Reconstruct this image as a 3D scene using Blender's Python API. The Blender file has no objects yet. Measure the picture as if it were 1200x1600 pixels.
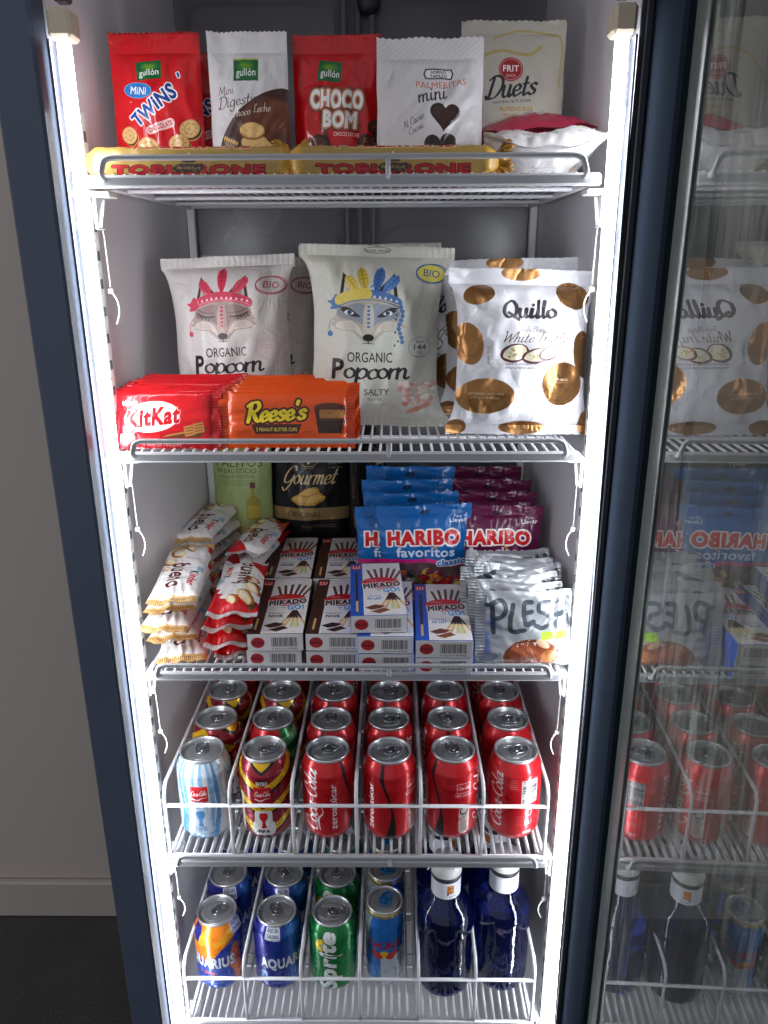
import bpy, math, random, os
import numpy as np
from mathutils import Vector, Matrix
random.seed(7)
PI = math.pi
SC = bpy.context.scene
COL = SC.collection

# ------------------------------------------------------------------ camera, world, exposure
def make_camera():
    f, pitch, yaw, roll = 1192.5, 0.3207, -0.0115, -0.0044
    cp, sp = math.cos(pitch), math.sin(pitch); cy, sy = math.cos(yaw), math.sin(yaw)
    fwd = Vector((sy*cp, cy*cp, -sp)); right = Vector((cy, -sy, 0)); up = right.cross(fwd)
    a = right*math.cos(roll) + up*math.sin(roll); b = up*math.cos(roll) - right*math.sin(roll)
    cd = bpy.data.cameras.new('camera'); cam = bpy.data.objects.new('camera', cd); COL.objects.link(cam)
    m = Matrix((a, b, -fwd)).transposed().to_4x4(); m.translation = Vector((0.0436, -0.7521, 0.006))
    cam.matrix_world = m
    cd.sensor_fit = 'VERTICAL'; cd.sensor_height = 24.0; cd.lens = 24.0*f/1600.0
    cd.clip_start = 0.02; cd.clip_end = 60
    SC.camera = cam
make_camera()
w = bpy.data.worlds.new('World'); SC.world = w; w.use_nodes = True
w.node_tree.nodes['Background'].inputs[0].default_value = (0.90, 0.93, 1.0, 1)
w.node_tree.nodes['Background'].inputs[1].default_value = 0.50
SC.view_settings.view_transform = 'Standard'; SC.view_settings.look = 'None'
SC.view_settings.exposure = 0.0; SC.view_settings.gamma = 1.0
LED_STRENGTH = 35.0
SC.cycles.max_bounces = 8; SC.cycles.transparent_max_bounces = 16; SC.cycles.glossy_bounces = 5
SC.cycles.sample_clamp_indirect = 4.0; SC.cycles.caustics_reflective = False; SC.cycles.caustics_refractive = False

Z1, Z2, Z3, Z4, Z5 = 0.0732, -0.1836, -0.4346, -0.6938, -0.9653      # shelf heights
FLOOR = -1.45

# ------------------------------------------------------------------ object helpers
def tag(o, label=None, cat=None, group=None, kind=None):
    if label: o['label'] = label
    if cat: o['category'] = cat
    if group: o['group'] = group
    if kind: o['kind'] = kind
    return o
def thing(name, label, cat, loc=(0, 0, 0), rot=(0, 0, 0), group=None):
    o = bpy.data.objects.new(name, None); COL.objects.link(o); o.empty_display_size = 0.01
    o.location = loc; o.rotation_euler = rot
    return tag(o, label, cat, group)
def link(name, me, mat=None, parent=None):
    o = bpy.data.objects.new(name, me); COL.objects.link(o)
    if mat is not None and len(me.materials) == 0: me.materials.append(mat)
    if parent is not None: o.parent = parent
    return o
def dup(root, loc=None, rot=None, label=None, group=None, parent=None):
    r = root.copy(); COL.objects.link(r)
    if parent is not None: r.parent = parent
    if loc is not None: r.location = loc
    if rot is not None: r.rotation_euler = rot
    if label: r['label'] = label
    if group: r['group'] = group
    for ch in root.children: dup(ch, parent=r)
    return r
def mesh(verts, faces, smooth=False, uv=None, name='mesh'):
    me = bpy.data.meshes.new(name); me.from_pydata([tuple(v) for v in verts], [], [tuple(f) for f in faces])
    if smooth: me.polygons.foreach_set('use_smooth', [True]*len(me.polygons))
    if uv is not None:
        l = me.uv_layers.new(name='UVMap')
        vi = np.empty(len(me.loops), dtype=np.int32); me.loops.foreach_get('vertex_index', vi)
        l.data.foreach_set('uv', np.asarray(uv, dtype=np.float32)[vi].ravel())
    me.update(); return me
class MB:
    """collects boxes, rods and tubes into one mesh"""
    def __init__(s): s.v = []; s.f = []; s.sm = []
    def add(s, v, f, smooth=False):
        n = len(s.v); s.v += [tuple(map(float, p)) for p in v]; s.f += [tuple(i+n for i in q) for q in f]; s.sm += [smooth]*len(f)
    def box(s, x0, x1, y0, y1, z0, z1, b=0.0):
        if b <= 0:
            v = [(x, y, z) for z in (z0, z1) for y in (y0, y1) for x in (x0, x1)]
            s.add(v, [(0, 2, 3, 1), (4, 5, 7, 6), (0, 1, 5, 4), (2, 6, 7, 3), (0, 4, 6, 2), (1, 3, 7, 5)]); return s
        c = Vector(((x0+x1)/2, (y0+y1)/2, (z0+z1)/2)); h = [(x1-x0)/2, (y1-y0)/2, (z1-z0)/2]
        vs = []; idx = {}
        for sx in (-1, 1):
            for sy in (-1, 1):
                for sz in (-1, 1):
                    for k in range(3):
                        p = [sx*(h[0]-b), sy*(h[1]-b), sz*(h[2]-b)]; p[k] = (sx, sy, sz)[k]*h[k]
                        idx[(sx, sy, sz, k)] = len(vs); vs.append((c.x+p[0], c.y+p[1], c.z+p[2]))
        fs = []
        for k in range(3):
            o = [i for i in range(3) if i != k]
            for sg in (-1, 1):
                q = []
                for a, bb in ((-1, -1), (1, -1), (1, 1), (-1, 1)):
                    t = [0, 0, 0]; t[k] = sg; t[o[0]] = a; t[o[1]] = bb; q.append(idx[(t[0], t[1], t[2], k)])
                flip = (sg < 0) ^ (k == 1)
                fs.append(tuple(q[::-1] if flip else q))
        for k in range(3):
            i, j = [a for a in range(3) if a != k]
            for a in (-1, 1):
                for bb in (-1, 1):
                    def g(e, kk):
                        t = [0, 0, 0]; t[k] = e; t[i] = a; t[j] = bb; return idx[(t[0], t[1], t[2], kk)]
                    fs.append((g(-1, i), g(1, i), g(1, j), g(-1, j)))
        for sx in (-1, 1):
            for sy in (-1, 1):
                for sz in (-1, 1):
                    fs.append(tuple(idx[(sx, sy, sz, k)] for k in range(3)))
        s.add(vs, fs); return s
    def rod(s, pts, r, n=7, closed=False, caps=True):
        P = [Vector(p) for p in pts]; m = len(P); up = None; rings = []
        for i in range(m):
            if closed: t = (P[(i+1) % m]-P[i-1])
            elif i == 0: t = P[1]-P[0]
            elif i == m-1: t = P[-1]-P[-2]
            else: t = (P[i]-P[i-1]).normalized()+(P[i+1]-P[i]).normalized()
            t.normalize()
            if up is None:
                up = Vector((0, 0, 1)) if abs(t.z) < .9 else Vector((1, 0, 0))
            a = t.cross(up).normalized(); up = a.cross(t).normalized()
            rings.append([P[i]+a*(r*math.cos(2*PI*k/n))+up*(r*math.sin(2*PI*k/n)) for k in range(n)])
        v = [p for g in rings for p in g]; f = []
        for i in range(m if closed else m-1):
            j = (i+1) % m
            for k in range(n): f.append((i*n+k, j*n+k, j*n+(k+1) % n, i*n+(k+1) % n))
        if caps and not closed: f.append(tuple(range(n))[::1]); f.append(tuple((m-1)*n+k for k in reversed(range(n))))
        s.add(v, f, True); return s
    def lathe(s, prof, n=40, cap0=False, cap1=False, cx=0, cy=0):
        v = []; f = []
        for r, z in prof:
            for k in range(n): a = 2*PI*k/n; v.append((cx+r*math.cos(a), cy+r*math.sin(a), z))
        for i in range(len(prof)-1):
            for k in range(n): f.append((i*n+k, i*n+(k+1) % n, (i+1)*n+(k+1) % n, (i+1)*n+k))
        if cap0: f.append(tuple(reversed(range(n))))
        if cap1: f.append(tuple((len(prof)-1)*n+k for k in range(n)))
        s.add(v, f, True); return s
    def prism(s, poly, a0, a1, axis='z'):
        n = len(poly); v = []
        for a in (a0, a1):
            for x, y in poly: v.append({'z': (x, y, a), 'y': (x, a, y), 'x': (a, x, y)}[axis])
        s.add(v, [tuple(range(n)), tuple(reversed(range(n, 2*n)))]+[(i, i+n, (i+1) % n+n, (i+1) % n) for i in range(n)]); return s
    def me(s, name='mesh'):
        m = bpy.data.meshes.new(name); m.from_pydata(s.v, [], s.f); m.polygons.foreach_set('use_smooth', s.sm)
        import bmesh
        b = bmesh.new(); b.from_mesh(m); bmesh.ops.recalc_face_normals(b, faces=b.faces); b.to_mesh(m); b.free()
        m.update(); return m
def smooth_path(pts, r=0.004, k=4):
    """round the corners of a wire path"""
    P = [Vector(p) for p in pts]; out = [P[0]]
    for i in range(1, len(P)-1):
        a = (P[i-1]-P[i]); b = (P[i+1]-P[i]); q = min(r, a.length*.45, b.length*.45)
        A = P[i]+a.normalized()*q; B = P[i]+b.normalized()*q
        for j in range(k+1):
            t = j/k; out.append(A*(1-t)**2+P[i]*2*t*(1-t)+B*t*t)
    out.append(P[-1]); return out

# ------------------------------------------------------------------ node materials
def nodemat(name):
    m = bpy.data.materials.new(name); m.use_nodes = True; nt = m.node_tree
    return m, nt, nt.nodes['Principled BSDF']
def lin(c):
    c = [x/255 for x in c]; return tuple([(x/12.92 if x <= .04045 else ((x+.055)/1.055)**2.4) for x in c]+[1])
def noise_node(nt, scale, detail=3, vec=None, dist=0, rough=.5):
    n = nt.nodes.new('ShaderNodeTexNoise'); n.inputs['Scale'].default_value = scale; n.inputs['Detail'].default_value = detail
    n.inputs['Distortion'].default_value = dist; n.inputs['Roughness'].default_value = rough
    if vec is not None: nt.links.new(vec, n.inputs['Vector'])
    return n
def coords(nt, kind='Object', scale=None):
    t = nt.nodes.new('ShaderNodeTexCoord')
    if scale is None: return t.outputs[kind]
    mp = nt.nodes.new('ShaderNodeMapping'); mp.inputs['Scale'].default_value = scale
    nt.links.new(t.outputs[kind], mp.inputs[0]); return mp.outputs[0]
def mapr(nt, sock, a, b, c, d):
    r = nt.nodes.new('ShaderNodeMapRange'); r.inputs[1].default_value = a; r.inputs[2].default_value = b
    r.inputs[3].default_value = c; r.inputs[4].default_value = d; nt.links.new(sock, r.inputs[0]); return r.outputs[0]
def plain(name, col, rough=.5, metal=0., var=.08, scale=40, bump=0., spec=.5, stretch=None, coat=0):
    m, nt, p = nodemat(name)
    v = coords(nt, 'Object', stretch)
    n = noise_node(nt, scale, 4, v)
    c = lin(col); mix = nt.nodes.new('ShaderNodeMix'); mix.data_type = 'RGBA'
    mix.inputs[6].default_value = tuple(x*(1-var) for x in c[:3])+(1,); mix.inputs[7].default_value = tuple(min(1, x*(1+var)) for x in c[:3])+(1,)
    nt.links.new(n.outputs['Fac'], mix.inputs[0]); nt.links.new(mix.outputs[2], p.inputs['Base Color'])
    nt.links.new(mapr(nt, n.outputs['Fac'], .3, .7, max(0.02, rough*.85), min(1, rough*1.15)), p.inputs['Roughness'])
    p.inputs['Metallic'].default_value = metal; p.inputs['Specular IOR Level'].default_value = spec
    p.inputs['Coat Weight'].default_value = coat
    if bump:
        b = nt.nodes.new('ShaderNodeBump'); b.inputs['Distance'].default_value = bump
        n2 = noise_node(nt, scale*3, 3, v); nt.links.new(n2.outputs['Fac'], b.inputs['Height']); nt.links.new(b.outputs[0], p.inputs['Normal'])
    return m
def art_mat(name, art, rough=.35, bump=.0006, metal=0., crease=45., kind='foil', spec=.5):
    """printed film: art supplies colour, its alpha the metallised areas"""
    m, nt, p = nodemat(name)
    im = art.image(name); t = nt.nodes.new('ShaderNodeTexImage'); t.image = im; t.interpolation = 'Linear'; t.extension = 'EXTEND'
    nt.links.new(t.outputs['Color'], p.inputs['Base Color'])
    if art.metal: nt.links.new(t.outputs['Alpha'], p.inputs['Metallic'])
    else: p.inputs['Metallic'].default_value = metal
    p.inputs['Specular IOR Level'].default_value = spec
    v = coords(nt, 'Object')
    n = noise_node(nt, 30, 3, v)
    nt.links.new(mapr(nt, n.outputs['Fac'], .3, .7, rough*.8, min(1, rough*1.2)), p.inputs['Roughness'])
    if bump:
        n1 = noise_node(nt, crease, 2, v, dist=1.2)
        # ridged noise gives the sharp little creases of film
        a = nt.nodes.new('ShaderNodeMath'); a.operation = 'SUBTRACT'; a.inputs[1].default_value = .5; nt.links.new(n1.outputs['Fac'], a.inputs[0])
        b = nt.nodes.new('ShaderNodeMath'); b.operation = 'ABSOLUTE'; nt.links.new(a.outputs[0], b.inputs[0])
        pw = nt.nodes.new('ShaderNodeMath'); pw.operation = 'POWER'; pw.inputs[1].default_value = .6; nt.links.new(b.outputs[0], pw.inputs[0])
        bp = nt.nodes.new('ShaderNodeBump'); bp.inputs['Distance'].default_value = bump; bp.inputs['Strength'].default_value = 1
        nt.links.new(pw.outputs[0], bp.inputs['Height']); nt.links.new(bp.outputs[0], p.inputs['Normal'])
    return m
# ------------------------------------------------------------------ a small print shop: flat artwork drawn with numpy
RNG = np.random.RandomState(3)
def vnoise(h, w, cell, seed=0, octaves=3):
    r = np.random.RandomState(seed); out = np.zeros((h, w)); amp = 1; tot = 0
    for o in range(octaves):
        c = max(2, cell/2**o); gh, gw = int(h/c)+3, int(w/c)+3; g = r.rand(gh, gw)
        y = np.arange(h)/c; x = np.arange(w)/c; yi = y.astype(int); xi = x.astype(int); fy = (y-yi); fx = (x-xi)
        fy = (fy*fy*(3-2*fy))[:, None]; fx = (fx*fx*(3-2*fx))[None, :]
        a = g[yi][:, xi]; b = g[yi][:, xi+1]; c2 = g[yi+1][:, xi]; d = g[yi+1][:, xi+1]
        out += amp*((a*(1-fx)+b*fx)*(1-fy)+(c2*(1-fx)+d*fx)*fy); tot += amp; amp *= .5
    return out/tot
_FC = {}
_fcurve = None
def glyph_segs(s, bold):
    """outline segments of a string set in Blender's built-in font, height about 1"""
    global _fcurve
    key = (s, round(bold, 3))
    if key in _FC: return _FC[key]
    c = bpy.data.curves.new('lettering', 'FONT'); c.body = s; c.size = 1.0; c.resolution_u = 3; c.offset = bold; c.fill_mode = 'FRONT'; c.space_character = 1+2.4*bold
    o = bpy.data.objects.new('lettering', c); COL.objects.link(o)
    dg = bpy.context.evaluated_depsgraph_get(); dg.update()
    me = o.evaluated_get(dg).to_mesh()
    V = np.array([v.co[:2] for v in me.vertices]).reshape(-1, 2)
    cnt = {}
    for p in me.polygons:
        for e in p.edge_keys: cnt[e] = cnt.get(e, 0)+1
    E = np.array([e for e, k in cnt.items() if k == 1], dtype=int).reshape(-1, 2)
    o.evaluated_get(dg).to_mesh_clear(); bpy.data.objects.remove(o); bpy.data.curves.remove(c)
    segs = np.stack([V[E[:, 0]], V[E[:, 1]]], 1) if len(E) else np.zeros((0, 2, 2))
    _FC[key] = segs; return segs
def catmull(P, k=6, closed=False):
    P = np.asarray(P, float); n = len(P)
    if n < 3: return P
    out = []
    for i in range(n if closed else n-1):
        p0 = P[i-1] if (closed or i > 0) else 2*P[0]-P[1]; p1 = P[i]; p2 = P[(i+1) % n]
        p3 = P[(i+2) % n] if (closed or i+2 < n) else 2*P[-1]-P[-2]
        for j in range(k):
            t = j/k; out.append(.5*((2*p1)+(-p0+p2)*t+(2*p0-5*p1+4*p2-p3)*t*t+(-p0+3*p1-3*p2+p3)*t**3))
    if not closed: out.append(P[-1])
    return np.array(out)
SCRIPT = {
 'a': (5.2, [[(4, 4.2), (2.5, 5), (.8, 3.5), (.6, 1.2), (1.8, 0), (3.4, 1.4), (4.3, 4.6)], [(4.3, 4.8), (3.9, 1), (4.6, 0), (5.6, 1)]]),
 'b': (4.8, [[(1, 10), (.8, 1.4), (2.4, 0), (4.2, 1.4), (3.8, 4.2), (2.2, 4.8), (.9, 3)]]),
 'c': (4.4, [[(4, 4), (2.8, 5), (1, 4), (.5, 2), (1.5, .1), (3, .2), (4.6, 1.4)]]),
 'd': (5.3, [[(4, 4.2), (2.5, 5), (.8, 3.5), (.6, 1.2), (1.8, 0), (3.4, 1), (4.3, 4.5)], [(4.6, 10), (4, 1.2), (4.6, 0), (5.6, 1)]]),
 'e': (4.3, [[(.7, 2.2), (3, 2.6), (3.7, 3.9), (2.5, 5), (1, 4), (.5, 2), (1.5, .1), (3, .2), (4.5, 1.4)]]),
 'f': (3.4, [[(4.6, 9.2), (3.6, 10), (2.5, 8.5), (2, 3), (1.5, -3), (.3, -3.8)], [(.4, 5), (3.8, 5)]]),
 'g': (5, [[(4, 4.2), (2.5, 5), (.8, 3.5), (.6, 1.2), (1.8, 0), (3.4, 1), (4.2, 4.5)], [(4.2, 5), (3.8, -2), (2, -4), (.6, -2.6)]]),
 'h': (5.2, [[(1, 10), (.8, 0)], [(.8, 2.5), (2.4, 5), (3.7, 4.4), (3.7, 1), (4.4, 0), (5.4, .9)]]),
 'i': (2.6, [[(1, 5), (.9, 1), (1.7, 0), (2.8, 1)], [(1.2, 7.3), (1.3, 7.6)]]),
 'l': (2.6, [[(1.4, 10), (.9, 1.2), (1.7, 0), (2.8, 1)]]),
 'm': (7.2, [[(.8, 5), (.8, 0)], [(.8, 2.8), (2.2, 5), (3.2, 4.2), (3.2, 0)], [(3.2, 2.8), (4.6, 5), (5.7, 4.2), (5.7, 1), (6.3, 0), (7.4, .9)]]),
 'n': (5.1, [[(.8, 5), (.8, 0)], [(.8, 2.8), (2.4, 5), (3.6, 4.2), (3.6, 1), (4.3, 0), (5.3, .9)]]),
 'o': (4.8, [[(2.6, 5), (.8, 4), (.6, 1.6), (2.2, 0), (4, 1.2), (4.1, 3.6), (2.6, 5)]]),
 'p': (4.9, [[(.8, 5), (.7, -4)], [(.8, 3), (2.4, 5), (4.2, 4), (4.2, 1.4), (2.4, 0), (.8, 1)]]),
 'r': (3.7, [[(.8, 5), (.8, 0)], [(.8, 2.6), (2, 4.8), (3.5, 4.8)]]),
 's': (4, [[(3.6, 4.4), (2.4, 5), (1, 4.1), (1.8, 2.9), (3.3, 1.8), (3, .4), (1.6, 0), (.4, .7)]]),
 't': (3.3, [[(1.7, 8), (1.3, 1.2), (2.1, 0), (3.4, .9)], [(.2, 5), (3.2, 5.3)]]),
 'u': (5.1, [[(.8, 5), (.8, 1.2), (2, 0), (3.4, 1), (3.8, 5)], [(3.8, 5), (3.8, 1), (4.5, 0), (5.4, .9)]]),
 'v': (4.2, [[(.5, 5), (1.8, .2), (2.4, .4), (3.9, 5)]]),
 'z': (4.2, [[(.6, 4.8), (3.7, 4.8), (.6, .2), (4, .2)]]),
 'C': (6.4, [[(6.8, 7.4), (6.4, 9.4), (4.5, 10), (1.8, 7.5), (.8, 3.5), (2.2, .3), (4.8, .2), (7, 2)]]),
 'G': (7.4, [[(7.2, 8), (6, 10), (3, 9), (1, 5), (1.4, 1), (4, .4), (6.4, 3), (7, 5)], [(7, 5), (6, -1), (3.5, -4.5), (1.4, -3)]]),
 'D': (7.4, [[(2.4, 9.6), (1.6, .3)], [(.2, 8.4), (3, 10), (6.5, 8.6), (7.2, 4.5), (4.8, .6), (1, .2), (.2, 1.2)]]),
 'Q': (7.8, [[(4, 10), (1.3, 7.5), (.9, 3), (3.2, 0), (6.4, 1.5), (7.1, 6), (5.6, 9.4), (4, 10)], [(3.2, 2.6), (5.5, .8), (8.5, -1.4)]]),
 'R': (7, [[(1.9, 9.6), (1.2, 0)], [(0, 8.2), (2, 9.8), (5, 10), (6, 7.6), (4.4, 5.4), (2, 5)], [(3, 5.2), (5, 1.4), (6.6, 0), (8, 1)]]),
 'T': (6, [[(0, 9), (2, 9.9), (7.5, 9.6)], [(4, 9.6), (3.6, 3), (2.8, .3), (1.2, .4)]]),
 'W': (9, [[(0, 9.5), (1, 9.8), (2.4, .3)], [(2.4, .3), (5, 8)], [(5, 8), (6, .3)], [(6, .3), (9.5, 9.8)]]),
 'P': (5.6, [[(1.4, 9.4), (1, -.5)], [(0, 8), (2, 9.8), (5.4, 9.6), (5.8, 6.4), (3.6, 4.6), (1.4, 4.6)]]),
 'M': (9, [[(.5, 0), (1.5, 9.6)], [(1.5, 9.6), (4, 2)], [(4, 2), (7, 9.6)], [(7, 9.6), (7.6, 0), (8.8, .8)]]),
 'B': (6.4, [[(1.4, 9.6), (1, 0)], [(0, 8.6), (3, 10), (5.4, 8.4), (4, 5.6), (1.6, 5.2), (5, 4.6), (5.8, 1.6), (3.4, 0), (1, .2)]]),
 'A': (6.4, [[(.4, 0), (3.4, 9.8)], [(3.4, 9.8), (5.4, 0)], [(1.6, 3.4), (5, 3.8)]]),
 'L': (6, [[(4.6, 9), (3.4, 10), (2.2, 8), (1.6, 1.5), (.4, .3)], [(.4, .6), (3, .6), (6, .2)]]),
 'y': (4.6, [[(.6, 5), (1.2, 1.2), (2.6, .6), (3.8, 5)], [(3.8, 5), (3, -2.4), (1.4, -4), (.2, -3)]]),
 '-': (3.4, [[(.6, 2.8), (2.8, 3)]]), ' ': (3, []), '/': (3, [[(0, 0), (3, 9)]]), "'": (1.6, [[(.9, 9.6), (.7, 8)]]),
}
class Art:
    """canvas in design units (x right, y down); s = pixels per unit; alpha channel = metallised film"""
    def __init__(self, w, h, s, bg=(255, 255, 255), metal=None):
        self.w, self.h, self.s = w, h, s; self.W, self.H = int(w*s), int(h*s)
        self.a = np.zeros((self.H, self.W, 4), np.float32); self.a[..., :3] = np.array(bg)/255.; self.a[..., 3] = metal or 0
        self.metal = metal is not None
    def _mask(self, segs, nz=False):
        """coverage of the region bounded by segs (n,2,2)"""
        if len(segs) == 0: return None
        SS = 3; S = segs*self.s*SS
        x0 = int(max(0, math.floor(S[..., 0].min()/SS)-1)); x1 = int(min(self.W, math.ceil(S[..., 0].max()/SS)+1))
        y0 = int(max(0, math.floor(S[..., 1].min()/SS)-1)); y1 = int(min(self.H, math.ceil(S[..., 1].max()/SS)+1))
        if x1 <= x0 or y1 <= y0: return None
        S = S-np.array([x0*SS, y0*SS]); w = (x1-x0)*SS; h = (y1-y0)*SS
        ya, yb = S[:, 0, 1], S[:, 1, 1]; sg = np.where(yb > ya, 1, -1)
        lo = np.ceil(np.minimum(ya, yb)-.5).astype(int); hi = np.ceil(np.maximum(ya, yb)-.5).astype(int)
        lo = np.clip(lo, 0, h); hi = np.clip(hi, 0, h); n = hi-lo; k = n > 0
        if not k.any(): return None
        S, sg, lo, n = S[k], sg[k], lo[k], n[k]
        idx = np.repeat(np.arange(len(n)), n); off = np.arange(n.sum())-np.repeat(np.cumsum(n)-n, n); row = lo[idx]+off
        t = (row+.5-S[idx, 0, 1])/(S[idx, 1, 1]-S[idx, 0, 1]); x = S[idx, 0, 0]+t*(S[idx, 1, 0]-S[idx, 0, 0])
        xi = np.clip(np.ceil(x-.5).astype(int), 0, w)
        acc = np.zeros((h, w+1), np.int32); np.add.at(acc, (row, xi), sg[idx] if nz else 1)
        acc = np.cumsum(acc, 1)[:, :w]; m = (acc != 0) if nz else (acc % 2 == 1)
        m = m.reshape(y1-y0, SS, x1-x0, SS).mean((1, 3)).astype(np.float32)
        return m, y0, y1, x0, x1
    def _put(self, mk, col, alpha=1., metal=0., clip=None):
        if mk is None: return
        m, y0, y1, x0, x1 = mk; m = m*alpha
        if clip is not None: m = m*clip[y0:y1, x0:x1]
        m = m[..., None]; v = self.a[y0:y1, x0:x1]
        c = np.array(list(np.array(col[:3])/255.)+[metal], np.float32)
        if self.metal: v[:] = v*(1-m)+c*m
        else: v[..., :3] = v[..., :3]*(1-m)+c[:3]*m
    @staticmethod
    def segs_of(polys):
        return np.concatenate([np.stack([np.asarray(p, float), np.roll(np.asarray(p, float), -1, 0)], 1) for p in polys])
    def poly(self, pts, col, smooth=False, alpha=1., metal=0., clip=None):
        if smooth: pts = catmull(pts, 6, True)
        mk = self._mask(self.segs_of([pts])); self._put(mk, col, alpha, metal, clip); return mk
    def rect(self, x0, y0, x1, y1, col, r=0, rot=0, alpha=1., metal=0., clip=None):
        cx, cy = (x0+x1)/2, (y0+y1)/2; hx, hy = (x1-x0)/2, (y1-y0)/2
        if r > 0:
            P = []
            for sx, sy, a0 in ((1, 1, 0), (-1, 1, 90), (-1, -1, 180), (1, -1, 270)):
                for k in range(5):
                    a = math.radians(a0+k*22.5); P.append((sx*(hx-r)+r*math.cos(a), sy*(hy-r)+r*math.sin(a)))
        else: P = [(-hx, -hy), (hx, -hy), (hx, hy), (-hx, hy)]
        c, s = math.cos(math.radians(rot)), math.sin(math.radians(rot))
        return self.poly([(cx+x*c+y*s, cy-x*s+y*c) for x, y in P], col, alpha=alpha, metal=metal, clip=clip)
    def ell(self, cx, cy, rx, ry, col, rot=0, a0=0, a1=360, alpha=1., metal=0., clip=None, wob=0, seed=0):
        c, s = math.cos(math.radians(rot)), math.sin(math.radians(rot)); n = 40; P = []; rr = random.Random(seed)
        ph = [rr.random()*6 for _ in range(3)]
        for k in range(n+1):
            a = math.radians(a0+(a1-a0)*k/n); q = 1+wob*(math.sin(3*a+ph[0])+.6*math.sin(5*a+ph[1])+.5*math.sin(8*a+ph[2]))
            x, y = rx*q*math.cos(a), ry*q*math.sin(a); P.append((cx+x*c+y*s, cy-x*s+y*c))
        return self.poly(P, col, alpha=alpha, metal=metal, clip=clip)
    def ring(self, cx, cy, rx, ry, t, col, alpha=1., rot=0, metal=0):
        a = np.linspace(0, 2*PI, 41); c, s = math.cos(math.radians(rot)), math.sin(math.radians(rot))
        P = [(cx+rx*math.cos(x)*c+ry*math.sin(x)*s, cy-rx*math.cos(x)*s+ry*math.sin(x)*c) for x in a]
        self.stroke(P, t, col, alpha=alpha, metal=metal)
    def _stroke_segs(self, pts, wd):
        P = np.asarray(pts, float); n = len(P); wd = np.asarray(wd, float).ravel(); wd = np.interp(np.linspace(0, 1, n), np.linspace(0, 1, len(wd)), wd)/2
        out = []
        for i in range(n-1):
            a, b = P[i], P[i+1]; d = b-a; L = np.hypot(*d)
            if L < 1e-6: continue
            nn = np.array([-d[1], d[0]])/L; out.append([a+nn*wd[i], a-nn*wd[i], b-nn*wd[i+1], b+nn*wd[i+1]])
        an = np.linspace(0, 2*PI, 10, endpoint=False); circ = np.stack([np.cos(an), np.sin(an)], 1)
        for i in range(n): out.append(P[i]+circ*wd[i])
        return out
    def _union(self, polys):
        res = []
        for p in polys:
            p = np.asarray(p); x, y = p[:, 0], p[:, 1]
            if (x*np.roll(y, -1)-np.roll(x, -1)*y).sum() < 0: p = p[::-1]
            res.append(p)
        return self._mask(self.segs_of(res), nz=True)
    def stroke(self, pts, wd, col, smooth=False, alpha=1., metal=0., clip=None):
        if smooth: pts = catmull(pts, 6)
        mk = self._union(self._stroke_segs(pts, wd)); self._put(mk, col, alpha, metal, clip); return mk
    def _dilate(self, mk, r):
        m, y0, y1, x0, x1 = mk; k = int(math.ceil(r*self.s)); 
        full = np.zeros((self.H, self.W), np.float32); full[y0:y1, x0:x1] = m
        Y0, Y1, X0, X1 = max(0, y0-k), min(self.H, y1+k), max(0, x0-k), min(self.W, x1+k)
        pad = np.pad(full, k)[Y0:Y1+2*k, X0:X1+2*k]; out = np.zeros((Y1-Y0, X1-X0), np.float32)
        R = r*self.s
        for rr in ([R] if R < 3 else [R, R*.5]):
            for j in range(20):
                a = 2*PI*j/20; dy, dx = int(round(rr*math.sin(a))), int(round(rr*math.cos(a)))
                out = np.maximum(out, pad[k+dy:k+dy+Y1-Y0, k+dx:k+dx+X1-X0])
        out = np.maximum(out, pad[k:k+Y1-Y0, k:k+X1-X0])
        return out, Y0, Y1, X0, X1
    def _layers(self, mk, col, outline, alpha, metal, clip):
        if mk is None: return
        for r, c in (outline or []): self._put(self._dilate(mk, r), c, alpha, 0, clip)
        if col is not None: self._put(mk, col, alpha, metal, clip)
    def text(self, s, x, y, size, col, rot=0, shear=0, bold=0., sx=1., align='c', outline=None, warp=None, alpha=1., metal=0., clip=None, width=None):
        """y = baseline; size = cap height / .73; width fits the string"""
        g = glyph_segs(s, bold)
        if len(g) == 0: return
        g = g.copy(); x0, x1 = g[..., 0].min(), g[..., 0].max()
        if width: sx = width/((x1-x0)*size)
        g[..., 0] -= {'c': (x0+x1)/2, 'l': x0, 'r': x1}[align]
        g = g*size; g[..., 0] *= sx; g[..., 0] += shear*g[..., 1]
        if warp: g = np.stack(warp(g[..., 0], g[..., 1]), -1)
        c, sn = math.cos(math.radians(rot)), math.sin(math.radians(rot))
        X = g[..., 0]*c-g[..., 1]*sn; Y = g[..., 0]*sn+g[..., 1]*c
        self._layers(self._mask(np.stack([x+X, y-Y], -1)), col, outline, alpha, metal, clip)
    def script(self, s, x, y, size, col, rot=0, shear=.25, w=.9, thin=.35, align='c', outline=None, sx=1., alpha=1., metal=0., clip=None, width=None):
        """brush lettering from stroke glyphs; size = height of a capital"""
        k = size/10; polys = []; cx = 0; items = []
        for ch in s:
            adv, st = SCRIPT.get(ch, SCRIPT[' '])
            for q in st: items.append(catmull(np.array(q, float)+[cx, 0], 5))
            cx += adv+.25
        if width: sx = width/(cx*k)
        off = {'c': cx/2, 'l': 0, 'r': cx}[align]
        c, sn = math.cos(math.radians(rot)), math.sin(math.radians(rot))
        for P in items:
            P = P-[off, 0]; P = P*[sx, 1]; P = np.stack([P[:, 0]+shear*P[:, 1], P[:, 1]], 1)*k
            d = np.gradient(P, axis=0); an = np.arctan2(d[:, 1], d[:, 0]); wd = w*k*(thin+(1-thin)*np.abs(np.sin(an-.3)))
            Q = np.stack([x+P[:, 0]*c-P[:, 1]*sn, y-(P[:, 0]*sn+P[:, 1]*c)], 1); polys += self._stroke_segs(Q, wd)
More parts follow.
